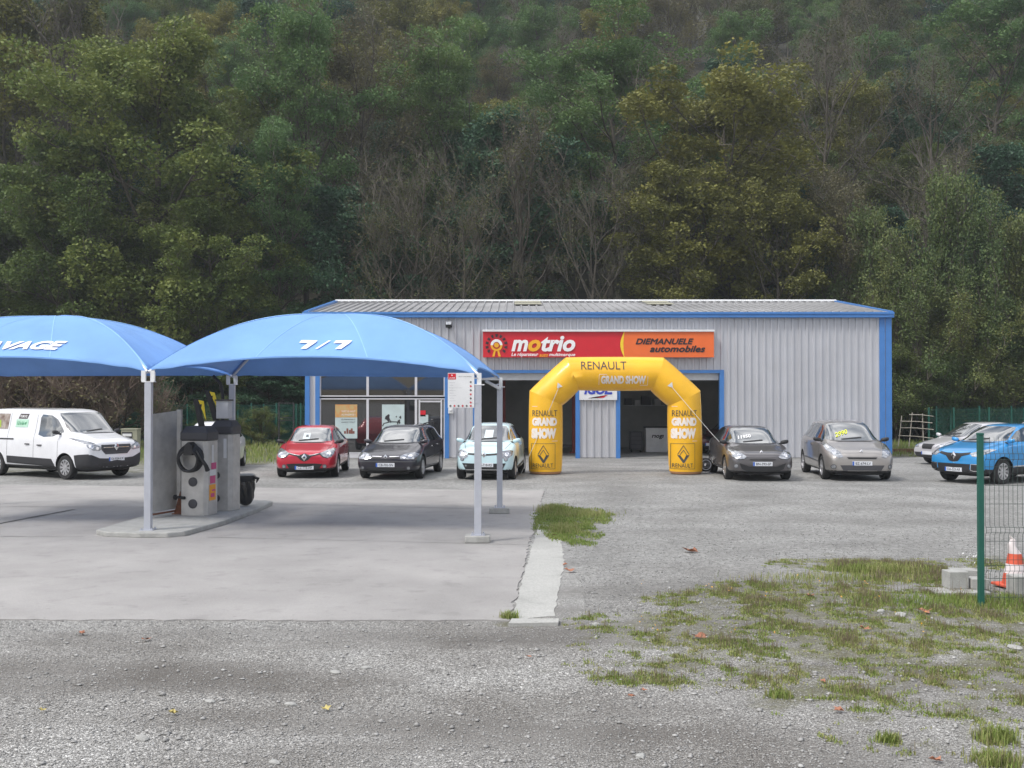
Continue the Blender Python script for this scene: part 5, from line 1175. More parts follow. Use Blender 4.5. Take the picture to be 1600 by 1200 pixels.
T, cf, bv = car(RN['silver'], (14.75, 35.9), face(-72), 'silver hatchback parked behind the blue crossover')
dk = dict(RN['mpv']); dk.update(paint=paint('slate_car_paint', (.03, .04, .045), .3), reg=None, group=None, name='parked_car'); dk.pop('group')
car(dk, (15.9, 33.2), face(-60), 'dark slate people carrier cut off by the right edge of the picture')
wh = dict(RN['silver']); wh.update(paint=paint('white_car_paint', (.72, .73, .75), 0), diamond=False, mirrorc=M['black'], prof=[(a, b * (1.05 if b > 1 else 1)) for a, b in RN['silver']['prof']], H=1.51)
car(wh, (-9.45, 32.6), face(6), 'white hatchback half hidden behind the stainless wash machines')
dr_ = dict(RN['silver']); dr_.update(paint=paint('dark_red_car_paint', (.10, .008, .02), .3), diamond=False, z=.021)
car(dr_, (8.35, 42.3), face(-38), 'dark red car standing inside the right hand bay')
# white panel van
van = dict(name='parked_van', L=5.0, W=1.96, H=1.97, wb=3.10, fo=.95, r=.335, wtop=.80, spokes=10, zb=.26, gap=.07, paint=paint('white_van_paint', (.78, .79, .82), 0), mirrorc=M['dark'], handlec=M['dark'], lower=.0,
    prof=[(0, .90), (.05, 1.02), (.16, 1.09), (.34, 1.15), (.6, 1.22), (.78, 1.27), (.88, 1.32), (1.25, 1.60), (1.6, 1.86), (1.85, 1.935), (2.2, 1.96), (4.0, 1.97), (4.7, 1.95), (4.9, 1.90), (4.95, 1.6), (5.0, 1.0)],
    plan=[(0, .78), (.05, .86), (.16, .93), (.34, .97), (.7, 1), (4.6, 1), (4.9, .985), (5.0, .96)],
    belt=[(0, 1.0), (.8, 1.15), (1.5, 1.22), (5, 1.25)], ws=(1.30, 1.84, .74, .66), emblem=(.90, .22), plate=.56, reg='DJ-934-LX', mirror=(-.32, 1.30),
    side=[[(1.20, 1.30), (1.52, 1.66), (1.72, 1.76), (2.12, 1.79), (2.18, 1.70), (2.16, 1.22), (1.9, 1.16), (1.5, 1.18)]],
    front=[('headlight', [(.48, .84), (.56, .80), (.76, .82), (.86, .90), (.90, 1.10), (.84, 1.12), (.70, 1.0), (.52, .92)], M['lamp']), ('headlight_rim', [(.66, 1.0), (.86, 1.13), (.90, 1.14), (.90, 1.08), (.80, 1.04)], M['darkgrey'])],
    mid=[('grille', [(-.48, .96), (-.50, .84), (-.36, .70), (.36, .70), (.50, .84), (.48, .96)], M['darkgrey']), ('bumper', [(-.92, .70), (-.80, .70), (-.56, .60), (-.34, .585), (.34, .585), (.56, .60), (.80, .70), (.92, .70), (.92, .30), (-.92, .30)], M['dark']),
         ('bumper_intake', [(-.62, .46), (-.60, .36), (.60, .36), (.62, .46)], M['black'])],
    bulb=[(.62, .87, .045), (.78, .92, .06)], fog=[],
    flank=[('sill_strip', [(1.42, .42), (1.52, .56), (3.55, .60), (3.55, .40), (1.42, .34)], M['dark']), ('door_rail', [(3.25, 1.10), (4.85, 1.10), (4.85, 1.06), (3.25, 1.06)], M['dark']), ('bumper_wrap', [(.08, .72), (.38, .70), (.55, .68), (.50, .32), (.08, .32)], M['dark'])],
    handles=[(2.05, .93), (2.60, .95)], seams=[(1.26, .5, 1.12), (2.33, .45, 1.82), (3.55, .62, 1.82)])
T, cf, bv = car(van, (-11.83, 29.95), face(59), 'white panel van with dark bumper and stickers on its side, parked at the left', 'van')
for i in range(3): cf('grille_bar', [(-.42, .78 + i * .05), (-.42, .79 + i * .05), (.42, .79 + i * .05), (.42, .78 + i * .05)], M['chrome'] if i == 2 else M['black'], 'f', off=.016)
cf('side_sticker', [(.95 - 3.28, 1.42), (.95 - 2.72, 1.42), (.95 - 2.72, 1.64), (.95 - 3.28, 1.64)][::-1], mat('sticker_green', (.45, .70, .55), .5), 'rt', off=.008)
cf('side_sticker', [(.95 - 3.20, 1.66), (.95 - 2.80, 1.66), (.95 - 2.74, 1.80), (.95 - 3.14, 1.80)][::-1], mat('sticker_brown', (.06, .045, .045), .5), 'rt', off=.008)
cf('side_picture', [(.95 - 4.55, 1.36), (.95 - 3.62, 1.36), (.95 - 3.62, 1.80), (.95 - 4.55, 1.80)][::-1], mat('picture_brown', (.14, .08, .06), .5, c2=(.45, .40, .36), vscale=5), 'rt', off=.008)
cf('picture_patch', [(.95 - 4.35, 1.42), (.95 - 3.95, 1.40), (.95 - 4.0, 1.60), (.95 - 4.2, 1.66)][::-1], mat('picture_lime', (.35, .50, .05), .5), 'rt', off=.012)
def vl(s, x, z, wd, hh, mt):
    def fn(a, b):
        h = bv.ray_cast(Vector((x + a, -3, z + b)), Vector((0, 1, 0))); return tuple(h[0] + Vector((0, -.013, 0)))
    text('side_lettering', s, mt, T, fn, width=wd, height=hh, bold=.03)
vl('5,2 à 6,6 m³', .95 - 3.0, 1.53, .44, .11, mat('sticker_green_ink', (.03, .30, .12), .5)); vl('VOLUME UTILE', .95 - 2.97, 1.73, .32, .07, M['textwhite'])

# ================================================================ VEGETATION
LM['moss'] = leafmat('moss_leaves', [(.06, .075, .03), (.10, .11, .04), (.15, .15, .06)]); LM['stem'] = leafmat('bramble_stems', [(.12, .085, .07), (.19, .14, .11), (.26, .21, .16)], trans=0)
def leaf_quads(C, size, rng, up=.5, aspect=1.6):
    """one folded leaf quad per centre"""
    n = len(C); nrm = rng.normal(size=(n, 3)); nrm[:, 2] = np.abs(nrm[:, 2]) * (1 + up) + up; nrm /= np.linalg.norm(nrm, axis=1)[:, None]
    t = rng.normal(size=(n, 3)); t -= (t * nrm).sum(1)[:, None] * nrm; t /= np.linalg.norm(t, axis=1)[:, None]
    b = np.cross(nrm, t); s = (size * rng.uniform(.6, 1.3, n))[:, None]
    V = np.stack([C - t * s * aspect / 2, C + b * s / 2, C + t * s * aspect / 2, C - b * s / 2], 1).reshape(-1, 3)
    return V, np.arange(4 * n).reshape(-1, 4)
def tubes_np(segs, sides=3):
    """segs: list of (p0, p1, r0, r1)"""
    A = np.array([s[0] for s in segs]); B_ = np.array([s[1] for s in segs]); ra = np.array([s[2] for s in segs]); rb = np.array([s[3] for s in segs])
    d = B_ - A; d /= np.linalg.norm(d, axis=1)[:, None] + 1e-9; ref = np.where(np.abs(d[:, 2:3]) < .9, [[0, 0, 1.]], [[1., 0, 0]])
    u = np.cross(d, ref); u /= np.linalg.norm(u, axis=1)[:, None]; v = np.cross(d, u); n = len(segs)
    ring = lambda P, r: np.stack([P + (u * math.cos(2 * math.pi * k / sides) + v * math.sin(2 * math.pi * k / sides)) * r[:, None] for k in range(sides)], 1)
    V = np.concatenate([ring(A, ra), ring(B_, rb)], 1).reshape(-1, 3); base = np.arange(n)[:, None] * 2 * sides
    F = np.concatenate([base + np.array([k, (k + 1) % sides, sides + (k + 1) % sides, sides + k]) for k in range(sides)], 0)
    return V, F
def skeleton(rng, H, R_, n1, n2, n3, base=.25, upw=.5, rt=.2, crown=lambda t: math.sin(math.pi * min(1, max(0, t)) ** .8) ** .7, lean=0, twig=.012, nt=0):
    big, small, tips = [], [], []
    P = np.zeros(3); nseg = 10; tr = [P]
    for i in range(nseg):
        P = P + np.array([rng.normal() * .02 * H / 3 + lean * H / nseg, rng.normal() * .02 * H / 3, H * .95 / nseg]); tr.append(P)
    rad = lambda f: rt * (1 - f) ** .8 + .02
    for i in range(nseg): big.append((tr[i], tr[i + 1], rad(i / nseg), rad((i + 1) / nseg)))
    def branch(p, d, L, r, k, store, wob=.18, lift=0):
        pts = [p]; q = p
        for i in range(k):
            d = d + rng.normal(size=3) * wob; d[2] += lift; d = d / np.linalg.norm(d); q = q + d * L / k; pts.append(q)
        for i in range(k): store.append((pts[i], pts[i + 1], max(.006, r * (1 - i / k * .75)), max(.005, r * (1 - (i + 1) / k * .75))))
        return pts
    for a in range(n1):
        f = base + (1 - base) * (a + rng.uniform(0, .8)) / n1; f = min(f, .97); i = int(f * nseg); p = tr[i] + (tr[min(i + 1, nseg)] - tr[i]) * (f * nseg - i)
        az = a * 2.4 + rng.uniform(-.5, .5); t = (f - base) / (1 - base); L = R_ * max(.22, crown(t)) * rng.uniform(.75, 1.15)
        el = upw + t * .5 + rng.uniform(-.2, .2); d = np.array([math.cos(az) * math.cos(el), math.sin(az) * math.cos(el), math.sin(el)])
        b1 = branch(p, d, L / max(.55, math.cos(el)), rad(f) * .45 + .015, 5, big, .14, .05)
        for b in range(n2):
            g = rng.uniform(.25, 1); j = min(4, int(g * 5)); q = b1[j] + (b1[j + 1] - b1[j]) * (g * 5 - j)
            d2 = rng.normal(size=3) * .8; d2[2] = abs(d2[2]) * .6 + upw * .7; d2 += (b1[-1] - b1[0]) / (np.linalg.norm(b1[-1] - b1[0]) + 1e-6) * .8; d2 /= np.linalg.norm(d2)
            b2 = branch(q, d2, L * rng.uniform(.25, .5), .028, 3, small, .2, .06); tips.append(b2[-1]); tips.append(b2[2])
            for c in range(n3):
                q3 = b2[rng.integers(1, 4)]; d3 = rng.normal(size=3) * .6; d3[2] = abs(d3[2]) + upw * .9; d3 += d2 * .6; d3 /= np.linalg.norm(d3)
                b3 = branch(q3, d3, rng.uniform(.5, 1.2) * R_ / 4, twig, 2, small, .15, .03)
                for _ in range(nt):
                    q4 = b3[rng.integers(0, 3)]; d4 = d3 + rng.normal(size=3) * .5; d4[2] += .25; branch(q4, d4 / np.linalg.norm(d4), rng.uniform(.4, .9) * R_ / 5, twig * .7, 1, small)
        tips.append(b1[-1])
    tips.append(tr[-1])
    return big, small, tips
def tree_kind(seed, H, R_, n1, n2, n3, leaf, nleaf, lsize, clump, flatz=.55, up=.5, spare=1.0, twigm='twig', **k):
    rng = np.random.default_rng(seed); big, small, tips = skeleton(rng, H, R_, n1, n2, n3, **k)
    V, F = tubes_np(big, 6); trunk = np_mesh('trunk', V, F, LM['bark' if leaf != 'bare' else 'twig'], parent=False)
    trunk.polygons.foreach_set('use_smooth', [True] * len(F))
    V, F = tubes_np(small, 3); tw = np_mesh('branches', V, F, LM[twigm], parent=False); lf = None
    if leaf != 'bare' and nleaf:
        tips = np.array(tips); tips = tips[rng.random(len(tips)) < spare]; per = max(4, int(nleaf / len(tips)))
        cs = clump * rng.uniform(.6, 1.35, len(tips)); idx = np.repeat(np.arange(len(tips)), per)
        d = rng.normal(size=(len(idx), 3)); d[:, 2] = d[:, 2] * .8 + .35; d /= np.linalg.norm(d, axis=1)[:, None]; rr_ = rng.uniform(.45, 1, len(idx)) ** .5
        off = d * rr_[:, None] * cs[idx][:, None]; off[:, 2] *= flatz
        C = tips[idx] + off + rng.normal(size=off.shape) * .07
        V, F = leaf_quads(C, lsize, rng, up); lf = np_mesh('foliage', V, F, LM[leaf], parent=False)
    return trunk, tw, lf
round_ = lambda t: math.sin(math.pi * min(1, max(0.02, t * .86 + .12))) ** .6
KIND = {
 'maple': [tree_kind(11, 15, 5.2, 34, 7, 3, 'maple', 100000, .108, 1.0, spare=.55, crown=round_, base=.10, upw=.25, rt=.28), tree_kind(12, 15, 4.6, 30, 7, 3, 'maple', 76000, .108, .95, spare=.55, crown=round_, base=.12, upw=.3, rt=.26)],
 'locust': [tree_kind(21, 14, 3.8, 26, 8, 3, 'locust', 52000, .095, .85, flatz=.42, spare=.6, base=.28, upw=.45, crown=round_, rt=.2), tree_kind(22, 14, 3.4, 24, 7, 3, 'locust', 42000, .095, .85, flatz=.4, spare=.6, base=.35, upw=.5, crown=round_, rt=.18)],
 'olive': [tree_kind(31, 13, 3.9, 26, 8, 3, 'olive', 50000, .11, .75, spare=.6, base=.12, upw=.45, crown=round_, rt=.2), tree_kind(32, 12, 3.3, 24, 7, 3, 'olive', 32000, .11, .7, spare=.65, base=.2, upw=.6, crown=round_, rt=.17)],
 'deep': [tree_kind(41, 12, 2.9, 24, 7, 2, 'deep', 30000, .14, .85, base=.05, upw=.35, crown=round_, rt=.2)],
 'rust': [tree_kind(51, 12, 3.1, 22, 7, 5, 'rust', 17000, .09, .85, base=.25, upw=.6, crown=round_, rt=.16, spare=.7, twig=.010, nt=1), tree_kind(52, 13, 3.5, 24, 7, 5, 'moss', 22000, .09, .85, base=.2, upw=.5, crown=round_, rt=.16, spare=.7, twig=.010, nt=1)],
 'bare': [tree_kind(61, 12, 3.6, 20, 6, 4, 'moss', 3500, .08, .8, base=.28, upw=.75, crown=round_, rt=.14, twig=.010, nt=3, spare=.3), tree_kind(62, 11, 3.0, 18, 6, 5, 'moss', 2500, .08, .8, base=.35, upw=.9, crown=round_, rt=.12, twig=.011, nt=3, spare=.3),
          tree_kind(63, 13, 4.0, 22, 6, 4, 'moss', 5000, .08, .9, base=.2, upw=.5, crown=round_, rt=.15, twig=.010, nt=3, spare=.4)],
 'shrub': [tree_kind(71, 4.6, 2.1, 24, 5, 3, 'shrub', 22000, .065, .42, flatz=.8, base=.03, upw=.8, crown=lambda t: 1 - .45 * t ** 3, rt=.05, twig=.01), tree_kind(72, 4.2, 1.7, 22, 5, 3, 'shrub', 18000, .065, .38, flatz=.9, base=.03, upw=1.0, crown=lambda t: 1 - .4 * t ** 3, rt=.05, twig=.01)],
 'bramble': [tree_kind(81, 2.7, 2.2, 26, 6, 6, 'rust', 1500, .07, .35, base=.02, upw=.45, crown=lambda t: 1 - .6 * t, rt=.03, twig=.007, nt=3, spare=.5, twigm='stem')],
}
HT = {'maple': (15, 15), 'locust': (14, 14), 'olive': (13, 12), 'deep': (12,), 'rust': (12, 13), 'bare': (12, 11, 13), 'shrub': (4.6, 4.2), 'bramble': (2.7,)}
used = {}
def plant(kind, v, x, y, hgt, label, group=None, wide=1.0, name=None, cat='tree', z=None):
    tr_, tw, lf = KIND[kind][v]; s = hgt / HT[kind][v]
    o = empty(name or {'shrub': 'shrub', 'bramble': 'bramble_bush', 'bare': 'bare_tree'}.get(kind, 'broadleaf_tree'), (x, y, (hill(x, y) if z is None else z) - .25), rnd.uniform(0, 6.28), label, cat, group)
    o.scale = (s * wide, s * wide, s)
    for nm, me in (('trunk', tr_), ('branches', tw), ('crown', lf)):
        if me: link(nm, me, o)
    return o
def at_px(px, d): return (px - 800) / FPX * d
taken = []
def hero(kind, v, px, top, d, label, wide=1.0, **k):
    x = at_px(px, d); zt = EYE + (HOR - top) / FPX * d; h_ = zt - hill(x, d); taken.append((x, d, 2.8 * wide * h_ / 14)); return plant(kind, v, x, d, h_, label, wide=wide, **k)
hero('maple', 0, 235, 90, 60.5, 'huge dark green broadleaf tree towering above the blue canopies', wide=.95)
hero('maple', 1, 120, 235, 60, 'green broadleaf tree low on the left under the huge tree, lit clumps on its side', wide=.95)
hero('maple', 1, 330, 330, 58.5, 'low spreading green tree reaching towards the workshop roof from the left', wide=1.0)
hero('maple', 0, 30, 300, 62, 'dark green tree at the left edge of the picture above the left canopy', wide=.9)
hero('locust', 0, 470, 55, 66, 'tall feathery green tree right of the huge dark tree', wide=.72)
hero('locust', 1, 440, 250, 60.5, 'slender grey green tree below the tall feathery one', wide=.75)
hero('locust', 0, 690, 105, 74, 'yellow green tree standing above the bare trees behind the workshop roof', wide=.95)
hero('locust', 0, 955, 92, 72, 'bright green feathery tree above the middle of the workshop', wide=1.0)
hero('olive', 0, 1150, 150, 64, 'broad olive green tree above the long sign end of the roof', wide=1.12)
hero('olive', 1, 1060, 310, 60, 'yellowish olive tree just behind the roof ridge right of centre', wide=1.15)
hero('olive', 1, 1215, 330, 60, 'olive tree with ragged top close behind the roof on the right', wide=1.0)
hero('bare', 0, 650, 300, 60, 'bare grey branched tree rising behind the left part of the roof', wide=1.05)
hero('bare', 2, 600, 360, 58.5, 'low bare tree with pale trunk near the left end of the roof', wide=1.0)
hero('bare', 1, 830, 255, 61, 'pale bare tree with upright twigs behind the centre of the roof', wide=1.05)
hero('bare', 0, 930, 320, 59.5, 'bare brown twigged tree right of the pale upright one', wide=.95)
hero('bare', 2, 735, 330, 59, 'bare tree with dense twigs between the two tall bare ones', wide=.95)
hero('bare', 0, 1290, 110, 70, 'tall pale grey bare tree high right of the olive tree', wide=.95)
hero('rust', 0, 1320, 330, 61.5, 'half bare brownish tree above the right end of the roof', wide=.9)
hero('deep', 0, 1250, 290, 63, 'dark ivy covered trunk right of the broad olive tree', wide=.55)
hero('bare', 2, 1440, 140, 69, 'wide grey twigged tree high on the right', wide=1.1)
hero('deep', 0, 1400, 330, 65, 'dark leafy tree in the shadow right of the workshop', wide=.9)
hero('bare', 1, 1480, 300, 61, 'bare tree with yellow tinged twigs above the right hand shrubs', wide=1.0)
hero('locust', 1, 1560, 20, 78, 'muted green tree in the upper right corner', wide=1.0)
hero('olive', 0, 20, 20, 74, 'yellowing tree in the upper left corner', wide=1.0)
hero('bare', 1, 115, 40, 71, 'dark stemmed sparse tree near the upper left corner', wide=.9)
hero('rust', 0, 560, 110, 70, 'brown leaved sparse tree between the feathery trees', wide=.9)
hero('deep', 0, 530, 300, 62, 'dark green tree in the shadow left of the bare trees', wide=.85)
hero('deep', 0, 800, 190, 67, 'dark leafy tree between the two feathery green trees', wide=1.0)
lab = {'maple': ('dark green leafy tree among others on the wooded slope', 'leafy trees on the slope'), 'locust': ('soft green feathery tree among others on the wooded slope', 'feathery trees on the slope'),
       'olive': ('olive yellow tree among others on the wooded slope', 'olive trees on the slope'), 'deep': ('deep green shaded tree among others on the wooded slope', 'shaded trees on the slope'),
       'rust': ('sparse brown leaved tree among others on the wooded slope', 'brown trees on the slope'), 'bare': ('bare grey twigged tree among others on the wooded slope', 'bare trees on the slope')}
y = 62.0; row = 0
while y < 150:
    hw = y * .50 + 11; step = 4.9 + (y - 60) * .04; x = -hw + rnd.uniform(0, step)
    while x < hw:
        xx, yy = x + rnd.uniform(-1.3, 1.3), y + rnd.uniform(-1.6, 1.6)
        if not any((xx - a) ** 2 + (yy - b) ** 2 < c * c for a, b, c in taken):
            px = 800 + FPX * xx / yy
            if px < 420: wt = dict(maple=5, locust=3, olive=2.5, deep=1.5, rust=1, bare=.7)
            elif px < 1150: wt = dict(maple=.5, locust=2.8, olive=1.8, deep=1.0, rust=3.4, bare=2.3)
            else: wt = dict(maple=.8, locust=4.2, olive=1.4, deep=1.6, rust=2.4, bare=1.8)
            if y < 66: wt['deep'] = 6
            kd = rnd.choices(list(wt), list(wt.values()))[0]; v = rnd.randrange(len(KIND[kd])); hgt = rnd.uniform(9.5, 13.5) * (.85 if y < 66 else 1.0 if y < 100 else 1.15)
            plant(kd, v, xx, yy, hgt, lab[kd][0], lab[kd][1], wide=rnd.uniform(.8, 1.05))
        x += step * rnd.uniform(.8, 1.25)
    y += 5.2 + (y - 60) * .035; row += 1
# dark undergrowth at the foot of the slope, one bush at a time
for i in range(34):
    x = -34 + i * 2.1 + rnd.uniform(-.6, .6); y = 56.3 + rnd.uniform(-.6, 1.2)
    plant('deep', 0, x, y, rnd.uniform(2.4, 4.2), 'dark leafy bush in the undergrowth along the foot of the slope', 'undergrowth bushes', wide=1.9, name='bush', cat='bush', z=0)
# shrubs to the right of the workshop
SHR = [(1405, 470, 56.5, 'rounded yellow green shrub at the right end of the roof', 0), (1350, 432, 60, 'low pale shrub peeping over the right end of the roof', 1), (1470, 395, 56, 'tallest light green shrub with upright shoots on the right', 1), (1530, 440, 55, 'bushy light green shrub beside the tallest one', 0),
       (1585, 445, 55.5, 'upright shooting shrub at the right edge of the picture', 1), (1440, 520, 54.3, 'mid green shrub right behind the hurdle', 0), (1510, 545, 54, 'rounded soft green shrub above the silver car', 0), (1575, 535, 54, 'light green shrub above the blue crossover', 1),
       (1400, 590, 54.2, 'low dark green shrub beside the right corner of the workshop', 0), (1640, 470, 55, 'shrub just beyond the right edge of the picture', 0), (1545, 590, 53.6, 'low shrub behind the right hand fence', 1), (1475, 600, 53.6, 'low bushy shrub behind the fence posts on the right', 0)]
for px, top, d, l_, v in SHR:
    x = at_px(px, d); h_ = EYE + (HOR - top) / FPX * d + .2; plant('shrub', v, x, d, h_, l_, wide=min(1.3, 4.2 / h_ * 1.15), cat='shrub', z=0)
# brambles on the left behind the van
for px, top, d, l_ in ((130, 578, 46, 'tangled brown bramble bush rising behind the white van'), (60, 600, 45, 'brown bramble bush behind the rear of the van'), (185, 598, 47, 'thin brown bramble bush at the end of the left fence'), (-10, 590, 46, 'bramble bush at the left edge of the picture'),
                       (95, 590, 47.5, 'tall bramble bush behind the other bushes on the left')):
    x = at_px(px, d); h_ = EYE + (HOR - top) / FPX * d + .3; plant('bramble', 0, x, d, h_, l_, wide=1.15, cat='bush', z=0)
for px, top, d, l_ in ((250, 655, 49.8, 'small weedy bush at the foot of the left fence'), (345, 650, 49.8, 'weedy bush by the fence behind the wash machines'), (410, 662, 50, 'low weeds by the fence left of the red car')):
    x = at_px(px, d); h_ = EYE + (HOR - top) / FPX * d + .3; plant('shrub', 0, x, d, h_, l_, wide=1.5, cat='bush', z=0)

# ---------------------------------------------------------------- grass, stones, leaves
rng = np.random.default_rng(3)
def blades(P, h_, w_, name, material, bend=.5):
    n = len(P); az = rng.uniform(0, 6.28, n); d = np.stack([np.cos(az), np.sin(az), np.zeros(n)], 1); s = np.stack([-d[:, 1], d[:, 0], np.zeros(n)], 1)
    h = h_ * rng.uniform(.45, 1.25, n); b = rng.uniform(.1, 1, n) * bend; z = np.array([0, 0, 1.])
    a0 = P - s * w_ / 2; a1 = P + s * w_ / 2; m0 = P + z * (h * .6)[:, None] + d * (h * b * .3)[:, None]
    t = P + z * (h * (1 - .25 * b))[:, None] + d * (h * b)[:, None]
    V = np.stack([a0, a1, m0 + s * w_ * .35, t, m0 - s * w_ * .35], 1).reshape(-1, 3); base = np.arange(n)[:, None] * 5
    F = np.concatenate([base + [0, 1, 2, 4], base + [4, 2, 3, 3]], 0)
    F4 = (base + [0, 1, 2, 4]); F3 = base + [4, 2, 3]
    me = bpy.data.meshes.new(name); me.from_pydata([], [], []); 
    me.vertices.add(len(V)); me.vertices.foreach_set('co', V.astype(np.float32).ravel())
    idx = np.concatenate([F4.ravel(), F3.ravel()]).astype(np.int32); me.loops.add(len(idx)); me.loops.foreach_set('vertex_index', idx)
    st = np.concatenate([np.arange(n) * 4, 4 * n + np.arange(n) * 3]).astype(np.int32); tot = np.concatenate([np.full(n, 4), np.full(n, 3)]).astype(np.int32)
    me.polygons.add(2 * n); me.polygons.foreach_set('loop_start', st); me.polygons.foreach_set('loop_total', tot); me.materials.append(material); me.update(); me.validate()
    return tag(link(name, me), kind='stuff')
def scatter(n, x0, x1, y0, y1, thr=.3, clumpy=True, pw=1.0):
    out_ = []
    from mathutils import noise as nz_
    tries = 0
    while len(out_) < n and tries < n * 30:
        tries += 1; x = rng.uniform(x0, x1); y = rng.uniform(y0, y1); d = gdens(x, y)
        if d < thr: continue
        q = nz_.noise((x * 2.1, y * 1.6, 3.1)) * .5 + nz_.noise((x * 7, y * 7, 1)) * .6 - .12
        if rng.random() < max(0, (d - .25) * 1.1 + q * 1.3) ** pw: out_.append((x, y, 0))
    return np.array(out_)
P = scatter(50000, .3, 8.2, 6.2, 14.5, .25, pw=3.0); blades(P, .034, .007, 'grass_tufts', LM['grass'])
Pq = scatter(16000, .3, 3.6, 15, 24, .2, pw=2.0); blades(Pq, .045, .012, 'grass_tufts', LM['grass'], .8)
Pm = scatter(90000, .3, 8.2, 6.2, 14.8, .2, pw=1.5); blades(Pm, .02, .009, 'low_moss_grass', LM['grass'], 1.2)
P2 = P[rng.random(len(P)) < .24]; blades(P2, .09, .005, 'dry_grass', LM['dry'], bend=.4)
hot = [(G(1380, 893), .55, .22, 1800, .11), (G(1560, 945), 1.0, .35, 1500, .09), (G(1300, 905), .8, .3, 900, .08), (G(1555, 1155), .11, .09, 500, .10), (G(1385, 1157), .07, .05, 160, .07), (G(1551, 1190), .12, .1, 450, .08), (G(1215, 1087), .08, .06, 200, .06),
       (G(1480, 940), .9, .4, 900, .08), (G(795, 966), .08, .06, 250, .09), (G(240, 838), .2, .04, 300, .07), (G(383, 802), .15, .1, 250, .09), (G(865, 800), .22, .35, 1800, .16), (G(880, 830), .2, .35, 1500, .12), (G(905, 805), .45, .4, 2000, .10)]
pts = []; 
for i, ((cx, cy), sx_, sy_, n, h_) in enumerate(hot):
    q = np.zeros((n, 3)); q[:, 0] = rng.normal(cx, sx_ * .6, n); q[:, 1] = rng.normal(cy, sy_ * .6, n); blades(q, h_, .008, 'grass_clump', LM['grass'], .6)
P = scatter(16000, -26, -7.9, 36, 54, .4); blades(P, .22, .025, 'meadow_grass', LM['grass'])
P = scatter(9000, 14.3, 28, 40, 54, .4); blades(P, .20, .025, 'meadow_grass', LM['grass'])
# dry stalks and flowers by the fence
P = rng.normal(size=(120, 3)) * [1.0, .35, 0] + [*G(1500, 925), 0]; blades(P, .24, .005, 'dry_stalks', LM['dry'], .2)
C = rng.normal(size=(40, 3)) * [.09, .06, .03] + [*G(1523, 905), .30]; V, F = leaf_quads(C, .022, rng); tag(np_mesh('white_flowers', V, F, M['white']), kind='stuff')
C = np.concatenate([rng.normal(size=(3, 3)) * .02 + [*G(rng.uniform(1000, 1590), rng.uniform(890, 1010)), .12] for _ in range(28)]); V, F = leaf_quads(C, .013, rng); tag(np_mesh('yellow_flowers', V, F, M['yel']), kind='stuff')
# loose stones on the gravel
def stones(n, name, ypx, r0, r1, seed):
    rg = np.random.default_rng(seed); oc = np.array([[1, 0, 0], [0, 1, 0], [-1, 0, 0], [0, -1, 0], [0, 0, 1], [0, 0, -.6], [.6, .6, .5], [-.6, .6, .45], [-.6, -.6, .5], [.6, -.6, .4]])
    fc = np.array([[0, 1, 6], [1, 2, 7], [2, 3, 8], [3, 0, 9], [0, 6, 4], [6, 1, 4], [1, 7, 4], [7, 2, 4], [2, 8, 4], [8, 3, 4], [3, 9, 4], [9, 0, 4], [1, 0, 5], [2, 1, 5], [3, 2, 5], [0, 3, 5]])
    py = rg.uniform(*ypx, n); px = rg.uniform(-30, 1630, n); d = EYE * FPX / (py - HOR); x = (px - 800) / FPX * d
    ok = ~(((d > 10.95) & (x < .8) & (d < 27.5)) | ((d > 9) & (d < 14.5) & (x > 2.5) & (rg.random(n) < .5))); x, d = x[ok], d[ok]; n = len(x)
    r = rg.uniform(0, 1, n) ** 3 * (r1 - r0) + r0; V = oc[None] * r[:, None, None] * rg.uniform(.55, 1.35, (n, 10, 1)) * rg.uniform(.7, 1.3, (n, 1, 3)) * [1, 1, .6]
    a = rg.uniform(0, 6.28, n); c, s = np.cos(a), np.sin(a); X = V[:, :, 0] * c[:, None] - V[:, :, 1] * s[:, None]; Y = V[:, :, 0] * s[:, None] + V[:, :, 1] * c[:, None]
    V = np.stack([X + x[:, None], Y + d[:, None], V[:, :, 2] + r[:, None] * .2], 2).reshape(-1, 3); F = (fc[None] + np.arange(n)[:, None, None] * 10).reshape(-1, 3)
    return tag(np_mesh(name, V, F, LMs), kind='stuff')
LMs = leafmat('stones', [(.12, .117, .112), (.26, .257, .25), (.38, .375, .365), (.52, .52, .505)], trans=0, nsc=2)
stones(42000, 'gravel_stones', (968, 1215), .003, .011, 5); stones(16000, 'gravel_stones', (800, 1000), .005, .014, 6); stones(52000, 'gravel_stones', (748, 960), .005, .015, 8); stones(1500, 'gravel_stones', (900, 1215), .010, .026, 9)
for i, (px, py, s) in enumerate(((525, 1050, .035), (572, 1043, .03), (1405, 962, .06), (1583, 1012, .05), (1590, 1156, .05), (1000, 1180, .03), (430, 1190, .03), (225, 1153, .04), (330, 1095, .03), (455, 1100, .035), (930, 976, .04), (1375, 955, .04))):
    bm = bmesh.new(); bmesh.ops.create_icosphere(bm, subdivisions=2, radius=1); rr = random.Random(i)
    for v in bm.verts: v.co = Vector((v.co.x * s * 1.5, v.co.y * s, v.co.z * s * .5)) * rr.uniform(.86, 1.12)
    me = bpy.data.meshes.new('stone'); bm.to_mesh(me); bm.free(); me.materials.append(M['concrete']); o = link('stone', me); x, y = G(px, py); o.location = (x, y, s * .2); o.rotation_euler.z = rr.uniform(0, 3)
    tag(o, 'larger pale stone lying on the gravel', 'stone', 'larger stones on the gravel')
lv = mat('leaf_orange', (.34, .15, .09), .7, var=.2, vscale=30); lw = mat('leaf_yellow', (.45, .38, .14), .7, var=.2, vscale=30)
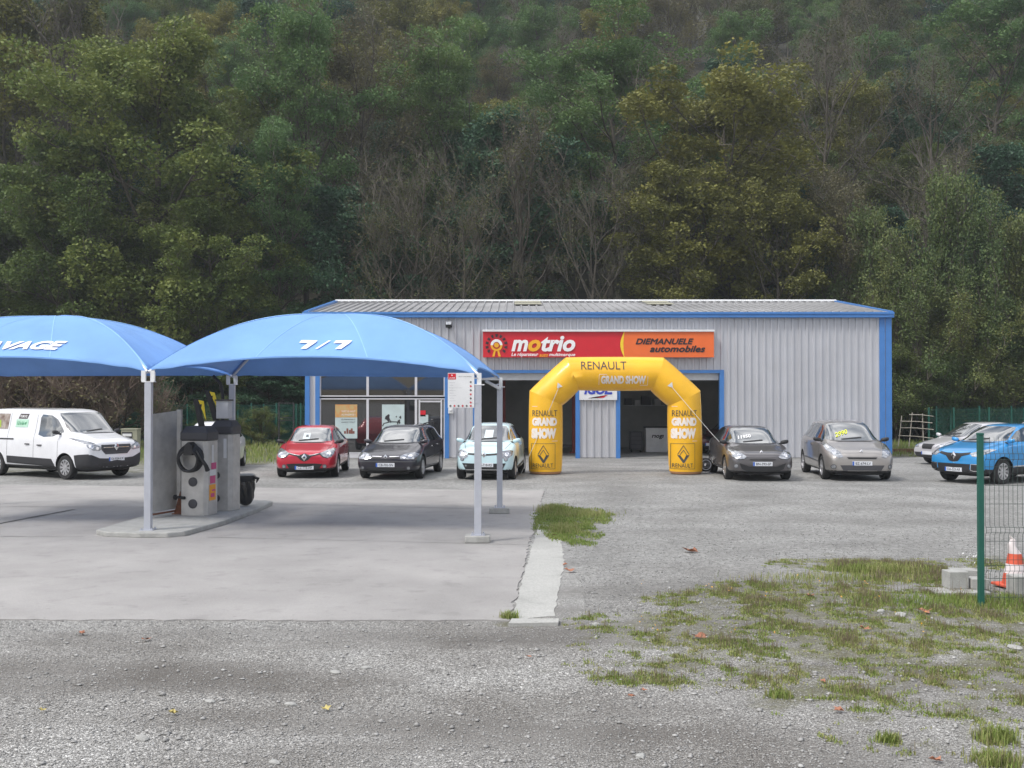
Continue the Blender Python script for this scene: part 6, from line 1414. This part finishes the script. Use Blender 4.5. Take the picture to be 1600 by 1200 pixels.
for i, (px, py, s, c) in enumerate(((890, 894, .09, 0), (1093, 998, .085, 0), (1443, 957, .10, 0), (1265, 933, .06, 0), (230, 1001, .055, 0), (510, 1110, .05, 1), (273, 1116, .04, 1), (70, 1112, .035, 1), (826, 1028, .035, 0), (1308, 1112, .05, 0), (1460, 1190, .045, 0), (1005, 1081, .035, 0), (1285, 1066, .04, 0), (1078, 863, .12, 0), (866, 838, .05, 0), (130, 992, .05, 0), (1350, 985, .06, 0), (985, 1090, .035, 0), (882, 884, .05, 0))):
    m_ = MB(); rr = random.Random(i + 40); n = 10
    pts = [((1 if k % 2 == 0 else .55) * s * math.cos(2 * math.pi * k / n) * rr.uniform(.8, 1.2), (1 if k % 2 == 0 else .55) * s * .8 * math.sin(2 * math.pi * k / n), .012 + s * rr.uniform(.0, .55)) for k in range(n)]
    m_.add([(0, 0, .01)] + pts, [(0, k + 1, (k + 1) % n + 1) for k in range(n)]); o = m_.build('fallen_leaf', [lv, lw][c]); x, y = G(px, py); o.location = (x, y, .008); o.rotation_euler.z = rr.uniform(0, 6)
    tag(o, ['curled orange brown leaf lying on the ground', 'yellow leaf lying on the gravel'][c], 'leaf', ['orange fallen leaves', 'yellow fallen leaves'][c])
# heap of brown cuttings by the right corner
P = rng.normal(size=(1500, 3)) * [.35, .2, 0] + [*G(1416, 708), .05]; blades(P, .14, .02, 'dry_cuttings', LM['dead'], .9)

# ---------------------------------------------------------------- thin autumn air between the lot and the slope
hz_ = MB(); hz_.box(-200, 200, -15, 250, -1, 125)
hm = bpy.data.materials.new('haze_air'); hm.use_nodes = True; t = hm.node_tree; t.nodes.clear(); o_ = t.nodes.new('ShaderNodeOutputMaterial'); pv = t.nodes.new('ShaderNodeVolumePrincipled')
pv.inputs['Color'].default_value = (.86, .93, 1, 1); pv.inputs['Density'].default_value = .0006; pv.inputs['Anisotropy'].default_value = .1; t.links.new(pv.outputs[0], o_.inputs['Volume'])
tag(hz_.build('haze', hm), kind='stuff')
